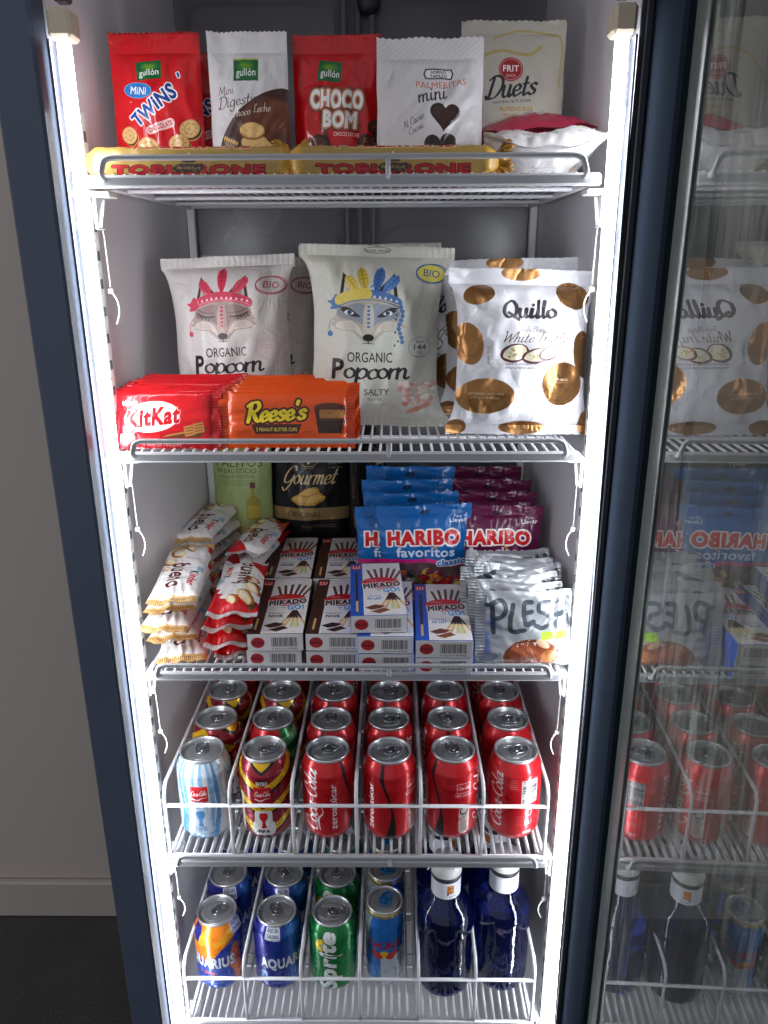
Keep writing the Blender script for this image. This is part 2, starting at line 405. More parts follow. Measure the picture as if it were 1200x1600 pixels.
        self._layers(self._union(polys), col, outline, alpha, metal, clip)
    def barcode(self, x0, y0, x1, y1, col=(20, 20, 20), bg=(245, 245, 245), seed=1, vert=False):
        if bg: self.rect(x0-1, y0-1, x1+1, y1+1, bg)
        r = random.Random(seed); t = y0 if vert else x0; e = y1 if vert else x1
        while t < e:
            wd = r.choice([.35, .35, .7, 1.0])*(e-(y0 if vert else x0))/38*1.2
            if vert: self.rect(x0, t, x1, min(e, t+wd), col)
            else: self.rect(t, y0, min(e, t+wd), y1, col)
            t += wd+r.choice([.35, .6, .9])*(e-(y0 if vert else x0))/38*1.2
    def speck(self, x0, y0, x1, y1, cols, n, r, seed=0, clip=None):
        q = random.Random(seed)
        for i in range(n):
            self.ell(q.uniform(x0, x1), q.uniform(y0, y1), r*q.uniform(.5, 1.3), r*q.uniform(.4, 1), q.choice(cols), rot=q.uniform(0, 180), wob=.08, seed=i, clip=clip)
    def lines(self, x, y, w, n, gap, col, h=.35, alpha=.8, seed=0):
        """tiny illegible print"""
        q = random.Random(seed)
        for i in range(n):
            t = x
            while t < x+w:
                L = q.uniform(.8, 3); self.rect(t, y+i*gap, min(t+L, x+w), y+i*gap+h, col, alpha=alpha); t += L+.5
    def tone(self, cell, amt, seed=0):
        n = vnoise(self.H, self.W, cell*self.s, seed)-.5; self.a[..., :3] = np.clip(self.a[..., :3]*(1+amt*n[..., None]), 0, 1)
    def image(self, name):
        im = bpy.data.images.new(name, self.W, self.H, alpha=True); im.alpha_mode = 'CHANNEL_PACKED'
        b = self.a.copy()
        if not self.metal: b[..., 3] = 1
        im.pixels.foreach_set(np.ascontiguousarray(b[::-1]).ravel().astype(np.float32)); im.update(); im.pack()
        return im
# ------------------------------------------------------------------ packaging artwork (design units = millimetres)
RED, WHITE, BLACK = (205, 16, 24), (243, 241, 240), (22, 20, 22)
def green_logo(A, x0, y0, x1, y1, rot=0):
    A.rect(x0, y0, x1, y1, (18, 92, 44), rot=rot); cx, cy = (x0+x1)/2, (y0+y1)/2; w, h = x1-x0, y1-y0
    for k in range(5): A.ell(cx, cy-h*.20, w*.38*(1-k*.17), h*.24*(1-k*.17), (60+22*k, 130+12*k, 40), rot=rot, alpha=.35)
    A.rect(cx-w/2, cy-h/2, cx+w/2, cy-h/2+.9, (206, 196, 90), rot=0 if not rot else rot, alpha=.0 if rot else .9)
    A.text('gullón', cx, cy+h*.27, h*.50, WHITE, rot=rot, bold=.012, width=w*.80)
def cookie(A, x, y, r, rot=0, thick=True, seed=0):
    if thick:
        A.ell(x+r*.18, y+r*.26, r, r*.8, (206, 158, 96), rot=rot); A.ell(x+r*.10, y+r*.15, r, r*.8, (84, 42, 22), rot=rot)
    A.ell(x, y, r, r*.8, (224, 178, 112), rot=rot); A.ell(x, y, r*.86, r*.68, (232, 192, 130), rot=rot)
    A.ring(x, y, r*.55, r*.42, r*.07, (190, 138, 78), rot=rot)
    for k in range(8):
        a = k*PI/4+.2; A.ell(x+r*.70*math.cos(a), y-r*.55*math.sin(a), r*.07, r*.06, (176, 124, 66))
    A.text('M', x, y+r*.18, r*.45, (184, 130, 70), rot=rot)
def art_twins():
    A = Art(92, 136, 4.2, (200, 18, 26)); A.tone(22, .10, 1)
    A.rect(0, 0, 92, 1.2, (150, 8, 16))
    green_logo(A, 27, 25, 53, 42, 4)
    A.ell(29, 52, 14.5, 7.2, (40, 118, 190), rot=-5); A.ring(29, 52, 14.5, 7.2, .6, (120, 180, 225), rot=-5)
    A.text('MiNi', 29, 55.6, 10, WHITE, rot=-6, bold=.02, width=17)
    for i, (ch, x, y, r) in enumerate((('T', 30, 80, 40), ('W', 40.5, 73, 38), ('i', 48.5, 66, 36), ('N', 55.5, 61.5, 34), ('S', 64, 55.5, 32))):
        A.text(ch, x+2, y+3, 19, (26, 64, 140), rot=r, bold=.035, outline=[(1.3, WHITE)], sx=.85)
    A.text("'", 73, 46, 14, (26, 64, 140), rot=20, bold=.04, outline=[(1, WHITE)])
    A.rect(36, 81, 66, 89, (232, 190, 186), r=3.9, rot=18); A.text('CHOCOLATE', 51.4, 87, 6, (170, 30, 40), rot=18, bold=.02, width=25)
    A.rect(20, 62, 22, 63, (230, 150, 150))
    for x, y, r, q in ((17, 92, 9.5, -25), (79, 86, 10, 30), (68, 100, 10, 10), (37, 104, 11, 0), (57, 114, 11, 20), (18, 120, 11, -10), (80, 122, 10, 0)): cookie(A, x, y, r, q)
    A.text('mini galletas', 46, 132, 5, WHITE, width=34); return A
def art_digestive():
    A = Art(80, 136, 4.2, (220, 216, 216)); A.tone(25, .04, 2)
    P = [(80, 41)]+[tuple(p) for p in catmull([(80, 50), (70, 50), (50, 58), (30, 72), (14, 92), (9, 112), (9, 136)], 8)]+[(80, 136)]
    A.poly(P, (66, 30, 20)); 
    cl = A._mask(A.segs_of([P])); full = np.zeros((A.H, A.W), np.float32); full[cl[1]:cl[2], cl[3]:cl[4]] = cl[0]
    A.ell(62, 84, 30, 26, (118, 62, 34), alpha=.55, clip=full); A.ell(70, 76, 20, 15, (150, 84, 46), alpha=.35, clip=full)
    A.rect(26, 23.4, 51, 24.2, (200, 190, 90)); green_logo(A, 26, 24, 51, 44)
    A.script('Mini', 18, 56, 8, (70, 40, 34), rot=6, w=.8)
    A.script('Digestive', 33, 66, 10.5, (70, 40, 34), rot=8, w=1.0, width=48)
    A.script('Choco', 33.5, 76, 7.5, (250, 236, 224), rot=8, w=.9, width=19); A.script('Leche', 54, 72, 7.5, (250, 236, 224), rot=8, w=.9, width=17)
    for x, y, r in ((48, 108, 13), (46, 100, 13.5), (52, 104, 12), (44, 89, 12.5)):
        A.ell(x+.5, y+2.4, r, r*.52, (150, 92, 40)); A.ell(x, y, r, r*.55, (226, 178, 104)); A.ell(x, y-.4, r*.86, r*.44, (234, 192, 122))
        A.speck(x-r*.6, y-r*.25, x+r*.6, y+r*.2, [(196, 140, 70)], 9, .5, seed=int(x))
    for k in range(7):
        A.stroke([(20+k, 112), (14+2*k, 96+k)], .5, (214, 176, 96)); A.ell(15+2.2*k, 95+k, 1.0, 2.0, (222, 184, 100), rot=-20)
    for k in range(6): A.ell(66+2*k, 100+(k % 2)*2, .9, 2.2, (112, 78, 118), rot=-15)
    A.text('CHOCOLATE', 46, 128, 6, WHITE, width=34); return A
def art_choco():
    A = Art(90, 136, 4.2, (196, 14, 22)); A.tone(20, .12, 5)
    A.poly([(27, 50), (34, 50), (36, 90), (33, 98), (31, 86), (28, 84)], (78, 30, 22), smooth=True)
    green_logo(A, 26, 23, 50, 42, -6)
    for s, x, y, r, z, q in (('CHOCO', 45, 66, -2, 22, 54), ('BOM', 48, 84, -3, 20, 34)):
        A.text(s, x, y, z, WHITE, rot=r, bold=.055, width=q, outline=[(3.0, (108, 44, 30)), (1.6, (196, 130, 96))])
    A.text('CHOCO LECHE', 55, 93, 5.2, (245, 225, 215), rot=-2, bold=.02, width=26)
    for i, (x, y, r) in enumerate(((27, 103, 13), (78, 104, 14), (56, 116, 15), (8, 120, 14), (34, 128, 13), (86, 84, 9))):
        A.ell(x, y, r, r*.95, (50, 20, 15), wob=.05, seed=i); A.ell(x-r*.2, y-r*.25, r*.7, r*.6, (96, 46, 30), wob=.08, seed=i+9, alpha=.8)
        A.speck(x-r*.6, y-r*.7, x+r*.6, y+r*.5, [(132, 78, 50), (64, 28, 20), (160, 104, 66)], 22, r*.09, seed=i)
        if i in (0, 2): A.ell(x+r*.3, y+r*.25, r*.5, r*.42, (186, 138, 84), wob=.1, seed=i)
    return A
def heart(A, x, y, r, col, rot=0):
    P = []
    for k in range(30):
        t = 2*PI*k/30; hx = 16*math.sin(t)**3; hy = 13*math.cos(t)-5*math.cos(2*t)-2*math.cos(3*t)-math.cos(4*t); P.append((hx*r/16, -hy*r/16))
    c, s = math.cos(math.radians(rot)), math.sin(math.radians(rot)); A.poly([(x+a*c+b*s, y-a*s+b*c) for a, b in P], col)
def art_palm():
    A = Art(106, 130, 4, (218, 213, 214)); A.tone(30, .05, 3)
    for k in range(24):
        x = -30+k*6.5; A.stroke([(x+34-j*3.2+math.sin(j*.9)*1.5, j*2.9) for j in range(9)], .35, (170, 160, 160), alpha=.6)
    A.poly([(46, 33), (48, 28), (74, 28), (76, 33), (74, 38), (48, 38)], (30, 28, 30)); A.poly([(47.5, 33), (49, 29.2), (73, 29.2), (74.5, 33), (73, 36.8), (49, 36.8)], (235, 232, 232))
    A.text('HORNO', 61, 32.6, 4, BLACK, bold=.02, width=15); A.text('TAPAZO', 61, 36.4, 4, BLACK, bold=.02, width=17)
    A.text('PALMERITAS', 64, 46.5, 8.4, (206, 98, 66), rot=4, width=50, warp=lambda x, y: (x, y+.004*x*x))
    A.script('mini', 55, 58, 14, BLACK, rot=8, w=1.2, shear=.1, width=29)
    heart(A, 67, 72, 15, (52, 32, 28), -5); heart(A, 63, 101, 16, (48, 30, 27), 6); heart(A, 65.5, 71, 10, (64, 42, 36), -5)
    A.script('Al Cacao', 37, 79, 6.6, BLACK, rot=27, w=.8, width=22); A.script('Cocoa', 39, 87, 6.6, BLACK, rot=27, w=.8, width=15)
    A.lines(20, 100, 18, 4, 2.2, (60, 50, 50)); A.rect(0, 118, 106, 130, (170, 60, 40)); return A
def art_duets():
    A = Art(110, 160, 4, (188, 182, 170)); A.tone(30, .06, 4)
    A.stroke([(0, 58), (18, 36), (42, 28), (70, 32), (84, 24)], 3.2, (176, 152, 74), smooth=True, alpha=.7)
    A.stroke([(34, 16), (60, 9), (92, 12), (106, 20), (104, 60)], 2.4, (180, 156, 80), smooth=True, alpha=.6)
    A.ell(52, 46, 13, 11.5, (150, 30, 34)); A.ring(52, 46, 11.6, 10, .5, (235, 190, 190)); A.text('FRIT', 52, 48, 8.6, WHITE, bold=.03, width=17); A.text('RAVICH', 52, 53.5, 4, WHITE, width=10)
    A.script('Duets', 52, 72, 21, (34, 34, 44), rot=6, w=1.6, shear=.35, width=54)
    A.text('NATURAL NUTS SUGAR', 54, 78, 3.6, (60, 56, 56), rot=3, width=40)
    A.text('ALMENDRAS', 58, 86, 6, (176, 140, 60), rot=0, bold=.03, width=36); A.text('TOSTADAS', 60, 93, 6, (176, 140, 60), bold=.03, width=32)
    A.script('sabor a', 88, 90, 5.5, (50, 50, 56), w=.8); A.script('miel uvas', 88, 97, 5.5, (50, 50, 56), w=.8, width=26); A.script('y tuti', 92, 104, 5.5, (50, 50, 56), w=.8)
    for k in range(12): A.ell(60+13*(k % 4), 112+10*(k//4), 7, 5, [(70, 40, 30), (160, 104, 54), (190, 140, 86)][k % 3], rot=k*33, wob=.05, seed=k)
    return A
def art_pink_bag():
    A = Art(110, 150, 3, (186, 50, 78)); A.tone(25, .1, 6)
    A.ell(55, 75, 36, 42, (238, 234, 234)); A.text('MiNi', 55, 62, 16, (190, 30, 50), bold=.04, width=34); cookie(A, 44, 90, 12, 20); cookie(A, 70, 94, 12, -20); return A
def art_white_bag():
    A = Art(110, 150, 3, (208, 204, 204)); A.tone(25, .05, 7)
    A.poly([(20, 100), (48, 84), (86, 96), (96, 124), (60, 140), (24, 130)], (74, 60, 56), smooth=True)
    for k in range(5): A.ell(44+10*k, 52+(k % 2)*5, 7, 3.6, (206, 158, 90), rot=20*k, wob=.06, seed=k)
    A.lines(40, 24, 30, 2, 3, (150, 140, 140)); return A
def art_toblerone():
    A = Art(205, 34, 4, (170, 138, 70)); A.tone(14, .08, 8)
    A.rect(0, 0, 16, 34, (196, 150, 60)); A.rect(190, 0, 205, 34, (196, 150, 60))
    A.text('TOBLERONE', 103, 2.2, 13, (170, 24, 34), bold=.05, width=118, outline=[(.8, (244, 224, 160))])
    A.poly([(96, 19), (103, 7), (110, 19)], (64, 34, 26)); A.poly([(100.5, 12), (103, 7), (105.5, 12), (104, 11), (103, 13), (102, 11)], (230, 220, 210))
    A.lines(62, 9, 30, 1, 2, (170, 120, 60), h=.8); A.lines(112, 9, 34, 1, 2, (170, 120, 60), h=.8)
    A.text('TOBLERONE', 103, 32, 13.5, (176, 24, 34), bold=.045, width=146, outline=[(.9, (96, 14, 20))])
    A.ell(103, 25.5, 15, 5.5, (66, 48, 36)); A.speck(90, 21, 116, 30, [(120, 96, 64), (40, 30, 26)], 24, 1.2, seed=2); A.text('MILK CHOCOLATE', 103, 27, 4, (220, 200, 160), width=22)
    return A
def fox(A, cx, cy, k, main, dark, band, band2, feathers, open_eyes):
    def T(P): return [(cx+x*k, cy+y*k) for x, y in P]
    def M(P): return [(-x, y) for x, y in P]
    for S in (lambda p: p, M):
        A.poly(T(S([(-27, -14), (-23, -46), (-4, -24)])), (40, 34, 36), smooth=False)
        A.poly(T(S([(-23.5, -16), (-21.5, -37), (-8, -24)])), tuple(min(255, int(c*1.12)) for c in main))
        A.poly(T(S([(-19, -18), (-20, -31), (-11, -23)])), tuple(int(c*.82) for c in main), alpha=.6)
    for i, (x, y, rot, L, c) in enumerate(feathers):
        a = math.radians(rot); P = []
        for t, wd in ((0, 1.2), (.3, 4.2), (.6, 5), (.85, 3.6), (1, 0), (.85, -3.6), (.6, -5), (.3, -4.2), (0, -1.2)):
            u, v = L*t, wd; P.append((x+u*math.sin(a)+v*math.cos(a), y-u*math.cos(a)+v*math.sin(a)))
        A.poly(T(P), c); A.stroke(T([(x, y), (x+L*.94*math.sin(a), y-L*.94*math.cos(a))]), .6*k, tuple(int(q*.6) for q in c))
        for t in (.45, .62, .78): A.stroke(T([(x+L*t*math.sin(a)-3.6*math.cos(a), y-L*t*math.cos(a)-3.6*math.sin(a)-1), (x+L*t*math.sin(a)+3.6*math.cos(a), y-L*t*math.cos(a)+3.6*math.sin(a)-1)]), .8*k, tuple(int(q*.72) for q in c), alpha=.7)
    face = [(-27, -16), (-29, -4), (-33, 2), (-30, 2.5), (-34, 8), (-30, 7.5), (-29, 11), (-14, 13), (-6, 22), (0, 26), (6, 22), (14, 13), (29, 11), (30, 7.5), (34, 8), (30, 2.5), (33, 2), (29, -4), (27, -16), (0, -22)]
    A.poly(T(face), main)
    for S in (lambda p: p, M):
        A.poly(T(S([(-4, -14), (-25, -10), (-27, -2), (-14, 2), (-6, 6), (-2, 16)])), dark, smooth=True, alpha=.55)
        A.poly(T(S([(-27, 4), (-16, 3), (-8, 9), (-5, 18), (-13, 12), (-28, 10)])), (236, 226, 218), smooth=True, alpha=.65)
        for j in range(3): A.stroke(T(S([(-24+j, 5+2*j), (-16, 5+2*j), (-11, 9+2*j)])), .5*k, tuple(int(q*.75) for q in main), smooth=True, alpha=.6)
        if open_eyes:
            A.poly(T(S([(-25, -9), (-17, -10), (-9, -2), (-17, -3)])), (44, 40, 44), smooth=True); A.ell(cx+S([(-17, 0)])[0][0]*k, cy-6*k, 4.6*k, 2.4*k, (240, 240, 236)); A.ell(cx+S([(-17, 0)])[0][0]*k, cy-6*k, 2*k, 2.2*k, (40, 60, 90))
            A.stroke(T(S([(-26, -11), (-18, -10), (-8, -2)])), 1.3*k, (36, 32, 36), smooth=True)
        else:
            A.stroke(T(S([(-25, -6), (-18, -2.4), (-8, -2)])), 1.3*k, (46, 36, 40), smooth=True)
            A.stroke(T(S([(-25, -11), (-18, -7), (-8, -6)])), .8*k, (120, 70, 80), smooth=True)
            for j in range(5): A.stroke(T(S([(-24+3*j, -4.6+.7*j), (-26+3*j, -1.4+.8*j)])), .6*k, (46, 36, 40))
    A.poly(T([(-3.5, -12), (3.5, -12), (5, 8), (3, 19), (-3, 19), (-5, 8)]), tuple(min(255, int(c*1.15)) for c in main), smooth=True, alpha=.8)
    for j in range(6): A.ell(cx, cy+(-12+4*j)*k, 1.5*k, 1.2*k, band)
    A.poly(T([(-29, -20), (-14, -27), (0, -29), (14, -27), (29, -20), (28, -12), (14, -17), (0, -18.5), (-14, -17), (-28, -12)]), band, smooth=True)
    A.stroke(T([(-27, -14), (-14, -18.5), (0, -20), (14, -18.5), (27, -14)]), 1*k, band2, smooth=True)
    for j in range(-5, 6): A.poly(T([(j*5-1.4, -21+.16*j*j), (j*5+1.4, -21+.16*j*j), (j*5, -24+.16*j*j)]), (250, 236, 236))
    A.poly(T([(-29, -24), (-33, -18), (-37, -17), (-33, -13), (-34, -9), (-27, -10), (-24, -16)]), band, smooth=True)
    A.ell(cx, cy+19*k, 5*k, 3.6*k, (24, 20, 22)); A.stroke(T([(0, 21), (0, 25)]), .8*k, (30, 26, 28)); A.stroke(T([(-5, 25), (0, 24.6), (5, 25)]), .6*k, (70, 56, 56), smooth=True)
    A.stroke(T([(-33, 2), (-35, 8), (-34, 14)]), .6*k, band, smooth=True); A.ell(cx-34*k, cy+16*k, 2.4*k, 3*k, band)
def popcorn_art(salty):
    A = Art(150, 215, 3.4, (212, 206, 202) if not salty else (210, 210, 198)); A.tone(40, .05, 9)
    for k in range(75): A.rect(k*2, 0, k*2+.7, 9, (200, 196, 190), alpha=.6); A.rect(k*2, 206, k*2+.7, 215, (200, 196, 190), alpha=.6)
    x0 = 72 if not salty else 66; oy = 126 if not salty else 134; py = 147 if not salty else 154
    if salty:
        fox(A, x0, 84, 1.14, (186, 178, 164), (110, 128, 160), (74, 116, 176), (226, 200, 90), [(-10, -27, -32, 19, (222, 196, 90)), (-3, -28, -10, 24, (214, 184, 74)), (6, -28, 14, 25, (66, 112, 176)), (13, -27, 40, 22, (80, 128, 190))], True)
        A.poly([(x0-33, 59), (x0-16, 51), (x0, 50), (x0+2, 60), (x0-16, 63.5), (x0-32, 69)], (226, 204, 96), smooth=True)
        for j in range(9): A.ell(x0+33+2*math.sin(j), 70+5*j, 2.2, 2.6, (70, 110, 170)); A.ell(x0+30+3*math.cos(j*2), 74+5*j, 1, 1.2, (40, 60, 100))
        A.stroke([(x0+2, 48), (x0+8, 44), (x0+12, 49), (x0+8, 52), (x0+6, 49)], 1.2, (50, 90, 160), smooth=True)
    else:
        fox(A, x0, 78, 1.16, (178, 158, 150), (122, 98, 98), (204, 66, 92), (236, 150, 160), [(-11, -27, -42, 20, (206, 60, 84)), (0, -28, 0, 27, (202, 50, 78)), (11, -27, 42, 22, (214, 76, 98))], False)
    bc = (176, 50, 80) if not salty else (40, 84, 150)
    bx, by = (127, 38) if not salty else (131, 30)
    if salty: A.ell(bx, by, 15, 10, (226, 214, 90), rot=-6)
    A.ring(bx, by, 16, 10.5, 1.2, bc, rot=-4); A.ring(bx+.8, by+.5, 17, 11.4, .8, bc, rot=4); A.text('BIO', bx, by+4, 12, bc, rot=-6, width=17, bold=.0)
    A.text('ORGANIC', x0+2, oy, 16.5, (40, 36, 38), width=46, bold=.004)
    A.text('P', x0-31, py, 33, (34, 30, 32), bold=.03, sx=.75, rot=3, shear=.1)
    for ch, x, y, z in (('o', -18.5, -1, 18), ('p', -6.5, -.5, 19), ('c', 5, 0, 18), ('o', 15.5, -1, 18), ('r', 25.5, -1, 18), ('n', 35.5, -1, 19)):
        A.script(ch, x0+x, py+y, z*1.25, (34, 30, 32), w=1.5, shear=.12, sx=1.15, thin=.45)
    A.ring(120, 118 if not salty else 116, 12, 12, .5, (214, 150, 160) if not salty else (60, 90, 120), alpha=.7); q = (220, 170, 178) if not salty else (60, 90, 120)
    A.text('SOLO', 120, 111, 4.4, q, width=8); A.text('144' if salty else '125', 120, 118.5, 8.4, q, bold=.02, width=13); A.text('- CAL -', 120, 123.5, 4.4, q, width=12); A.lines(113, 126, 14, 1, 2, q, h=.8)
    A.text('SWEET & SALTY' if not salty else 'SALTY', x0+(10 if salty else 4), 168 if not salty else 174, 11, (40, 36, 38), width=26 if salty else 60, bold=.0)
    A.speck(100, 158, 138, 184, [(236, 206, 196), (226, 182, 170), (244, 232, 224), (214, 160, 148)], 60, 3.4, seed=4)
    for k in range(9): A.ell(106+(k*13) % 30, 184+(k*7) % 12, 3.2, 3.2, (196, 90, 60), alpha=.5)
    A.text('APTO', x0+8, 176, 4.5, (90, 100, 120), width=9); A.text('VEGANOS', x0+8, 181, 4.5, (90, 100, 120), width=15)
    A.lines(x0-10, 186, 34, 2, 2.4, (120, 120, 120))
    for x in (10, 24): A.stroke([(x, 120+x), (x-4, 150+x), (x+6, 190)], .5, (214, 150, 160), smooth=True, alpha=.5)
    if salty: A.ring(75, 4, 14, 3.5, .6, (60, 60, 60)); A.text('ORGANIC POPCORN', 75, 6, 3.6, (60, 60, 60), width=26)
    return A
def art_quillo():
    A = Art(160, 205, 3.4, (214, 213, 218), metal=.0); A.tone(36, .05, 11)
    G = (150, 108, 66); D = (120, 86, 58)
    for args in ((76, 5, 22, 9), (28, 32, 17, 12, 20), (133, 32, 20, 17, -12), (18, 92, 15, 26, 10), (150, 104, 17, 30, 12), (36, 156, 30, 22, 4), (122, 140, 25, 27, 0), (82, 196, 26, 9), (8, 196, 12, 10), (158, 190, 10, 16)):
        x, y, rx, ry = args[:4]; A.ell(x, y, rx, ry, G, rot=args[4] if len(args) > 4 else 0, metal=.85)
    A.script('Quillo', 80, 60, 20, (42, 34, 38), w=2.3, shear=.15, thin=.35, width=60)
    A.script('Trufa Blanca', 84, 77, 6.5, (70, 62, 66), w=.7, width=32)
    A.script('White', 67, 90, 12.5, (90, 74, 52), w=1.0, width=33, shear=.4); A.script('Truffle', 104, 90, 12.5, (90, 74, 52), w=1.0, width=37, shear=.4)
    for x, y, rx, ry, r in ((65, 103, 15, 11, 20), (88, 106, 16, 9, 14), (101, 103, 12, 8, 24)):
        A.ell(x, y, rx, ry, (74, 36, 38), rot=r); A.ell(x+1, y-.5, rx*.84, ry*.8, (220, 212, 186), rot=r, wob=.04); A.speck(x-rx*.5, y-ry*.4, x+rx*.5, y+ry*.4, [(160, 188, 110), (212, 140, 70), (240, 236, 220)], 14, 1.5, seed=int(x))
    A.text('WHITE TRUFFLE FLAVOURED POTATO CHIPS', 82, 117.5, 3.6, (60, 52, 52), width=54); A.text('PATATAS FRITAS SABOR A TRUFA BLANCA', 82, 122, 3.6, (60, 52, 52), width=54)
    A.text('Snack food', 39, 106, 4, (80, 70, 70), rot=90, width=22); A.text('Product', 121, 136, 5, (214, 196, 170), width=16); A.lines(113, 138, 16, 1, 2, (214, 196, 170), h=.5)
    A.text('NET WEIGHT / PESO NETO', 36, 154, 3.4, (226, 206, 180), width=36); A.text('130 g e 4.58 oz', 36, 159, 3.6, (226, 206, 180), width=28)
    return A
def art_kitkat():
    A = Art(122, 62, 5, (204, 16, 26)); A.tone(14, .10, 12)
    for x in (0, 111): A.rect(x, 0, x+11, 62, (184, 10, 22))
    A.rect(11, 43, 100, 62, (172, 6, 18)); 
    A.ell(49, 28, 30, 16.5, (240, 236, 234), rot=6)
    A.text('KitKat', 50, 36.5, 25, (196, 12, 22), rot=6, bold=.045, shear=.15, width=58, outline=[(.5, WHITE)])
    A.text('Nestle', 25, 15.5, 7, WHITE, rot=6, bold=.03, width=16, outline=[(.9, (150, 10, 20))])
    A.poly([(60, 50), (98, 43), (109, 37), (102, 50)], (110, 56, 26)); A.poly([(60, 50), (98, 43), (96, 41), (66, 47)], (176, 116, 62))
    for x, y in ((84, 37), (94, 34)):
        A.rect(x, y, x+11, y+11, (188, 128, 66), rot=12); [A.rect(x+1, y+2+3*j, x+10, y+3+3*j, (130, 72, 32), rot=12) for j in range(3)]
        A.rect(15, 46, 28, 54.5, (240, 240, 236), r=1)
    for j, c in enumerate(((80, 140, 70), (190, 190, 60), (230, 170, 40), (220, 110, 40))): A.rect(16+2.4*j, 48, 18.2+2.4*j, 51, c)
    A.text('C', 26, 51.5, 4, (200, 80, 40)); A.text('4 WAFER FINGERS', 60, 59, 5, (235, 190, 190), width=42); return A
def art_reese():
    A = Art(140, 62, 5, (222, 78, 14)); A.tone(16, .06, 13)
    A.ell(66, 26, 1, 1, (222, 78, 14))
    A.script("Reese's", 59, 32, 20, (238, 208, 34), w=2.2, thin=.45, shear=.22, rot=3, width=62, outline=[(2.2, (66, 28, 14))])
    A.poly([(34, 36), (86, 36), (82, 46.5), (38, 46.5)], (70, 30, 16)); A.text('2 PEANUT BUTTER CUPS', 60, 43.5, 5.2, (236, 206, 80), width=42, bold=.02)
    A.poly([(99, 19), (131, 19), (127, 46), (103, 46)], (58, 28, 18)); A.ell(115, 19, 16.5, 5.5, (86, 44, 26)); A.rect(104, 21, 130, 30, (176, 116, 56), r=2); A.speck(105, 22, 129, 29, [(206, 150, 84), (146, 92, 42)], 50, .8, seed=3)
    A.rect(102, 31, 130, 32, (92, 48, 30))
    for j in range(13): A.stroke([(101+2.4*j, 33), (104+2.0*j, 46)], .8, (34, 16, 12))
    A.lines(90, 44, 8, 2, 2, (110, 40, 20)); A.rect(0, 0, 9, 62, (206, 66, 10)); A.rect(131, 0, 140, 62, (206, 66, 10)); return A
def art_bueno(white=True):
    """long bar, drawn with its length along x"""
    A = Art(150, 48, 4.4, (236, 232, 230)); A.tone(14, .04, 14)
    red = (200, 20, 28)
    if white: A.rect(0, 0, 14, 48, (206, 166, 108)); A.rect(138, 0, 150, 48, (206, 168, 112))
    else: A.rect(0, 0, 12, 48, (214, 208, 208)); A.rect(140, 0, 150, 48, (210, 204, 204))
    A.poly([(14, 0), (30, 0), (27, 5), (22, 3), (18, 8), (14, 6)] if white else [(10, 0), (62, 0), (56, 7), (48, 4), (44, 11), (36, 8), (30, 14), (22, 9), (12, 14)], red, smooth=False)
    if not white:
        A.poly([(10, 0), (30, 0), (34, 10), (28, 18), (32, 28), (24, 36), (28, 48), (10, 48)], red, smooth=True)
        for k in range(5): A.ell(20+k*15, 41-((k*5) % 7), 8, 5, [(96, 50, 30), (130, 76, 44), (222, 190, 140)][k % 3], rot=20*k, wob=.05, seed=k)
        A.poly([(100, 48), (140, 48), (140, 24), (128, 32), (118, 36), (108, 42)], red, smooth=False)
    x0 = 22
    for k, (x, y, r) in enumerate(((34, 34, 12), (58, 39, 11), (26, 22, 8))):
        A.ell(x, y, r*1.4, r*.62, (160, 96, 48), rot=22); A.ell(x-1, y-1.4, r*1.3, r*.5, (232, 206, 156), rot=22); A.ell(x-1, y-1, r*.9, r*.3, (248, 236, 206), rot=22)
    A.ell(78, 40, 7, 4, (176, 112, 60), rot=30); A.ell(78, 39, 5, 2.6, (236, 214, 172), rot=30)
    A.text('bueno', 96, 33, 24, (92, 44, 34), bold=.03, width=58, shear=.08)
    A.text('inder', 108, 13, 11, (206, 24, 32), bold=.03, width=27); A.text('K', 90.5, 13, 11, (30, 28, 30), bold=.03, sx=.9)
    A.rect(74, 2, 86, 8, (120, 170, 205), alpha=.6); return A
def art_palitos():
    A = Art(70, 159, 3.6, (150, 166, 104)); A.tone(20, .08, 15)
    A.rect(4, 22, 46, 24, (196, 206, 160), alpha=.0)
    A.text('PALITOS', 33, 42, 15, (62, 74, 36), width=54); A.text('BREADSTICKS', 30, 49, 7.5, (70, 82, 42), width=46); A.text('CON ACEITE DE OLIVA', 30, 55, 5, (80, 92, 52), width=42); A.lines(8, 58, 44, 3, 2.6, (90, 102, 62), h=.6)
    A.poly([(46, 66), (50, 66), (50, 76), (56, 82), (56, 106), (40, 106), (40, 82), (46, 76)], (150, 140, 50)); A.rect(45, 60, 51, 67, (92, 40, 34)); A.rect(41, 88, 55, 104, (186, 160, 60))
    for k in range(9): A.stroke([(4+5*k, 128), (10+5*k, 100+2*k)], 2.4, (206, 164, 96)); A.ell(52, 24, 12, 8, (170, 40, 36), alpha=1.0 if k == 0 else 0)
    return A
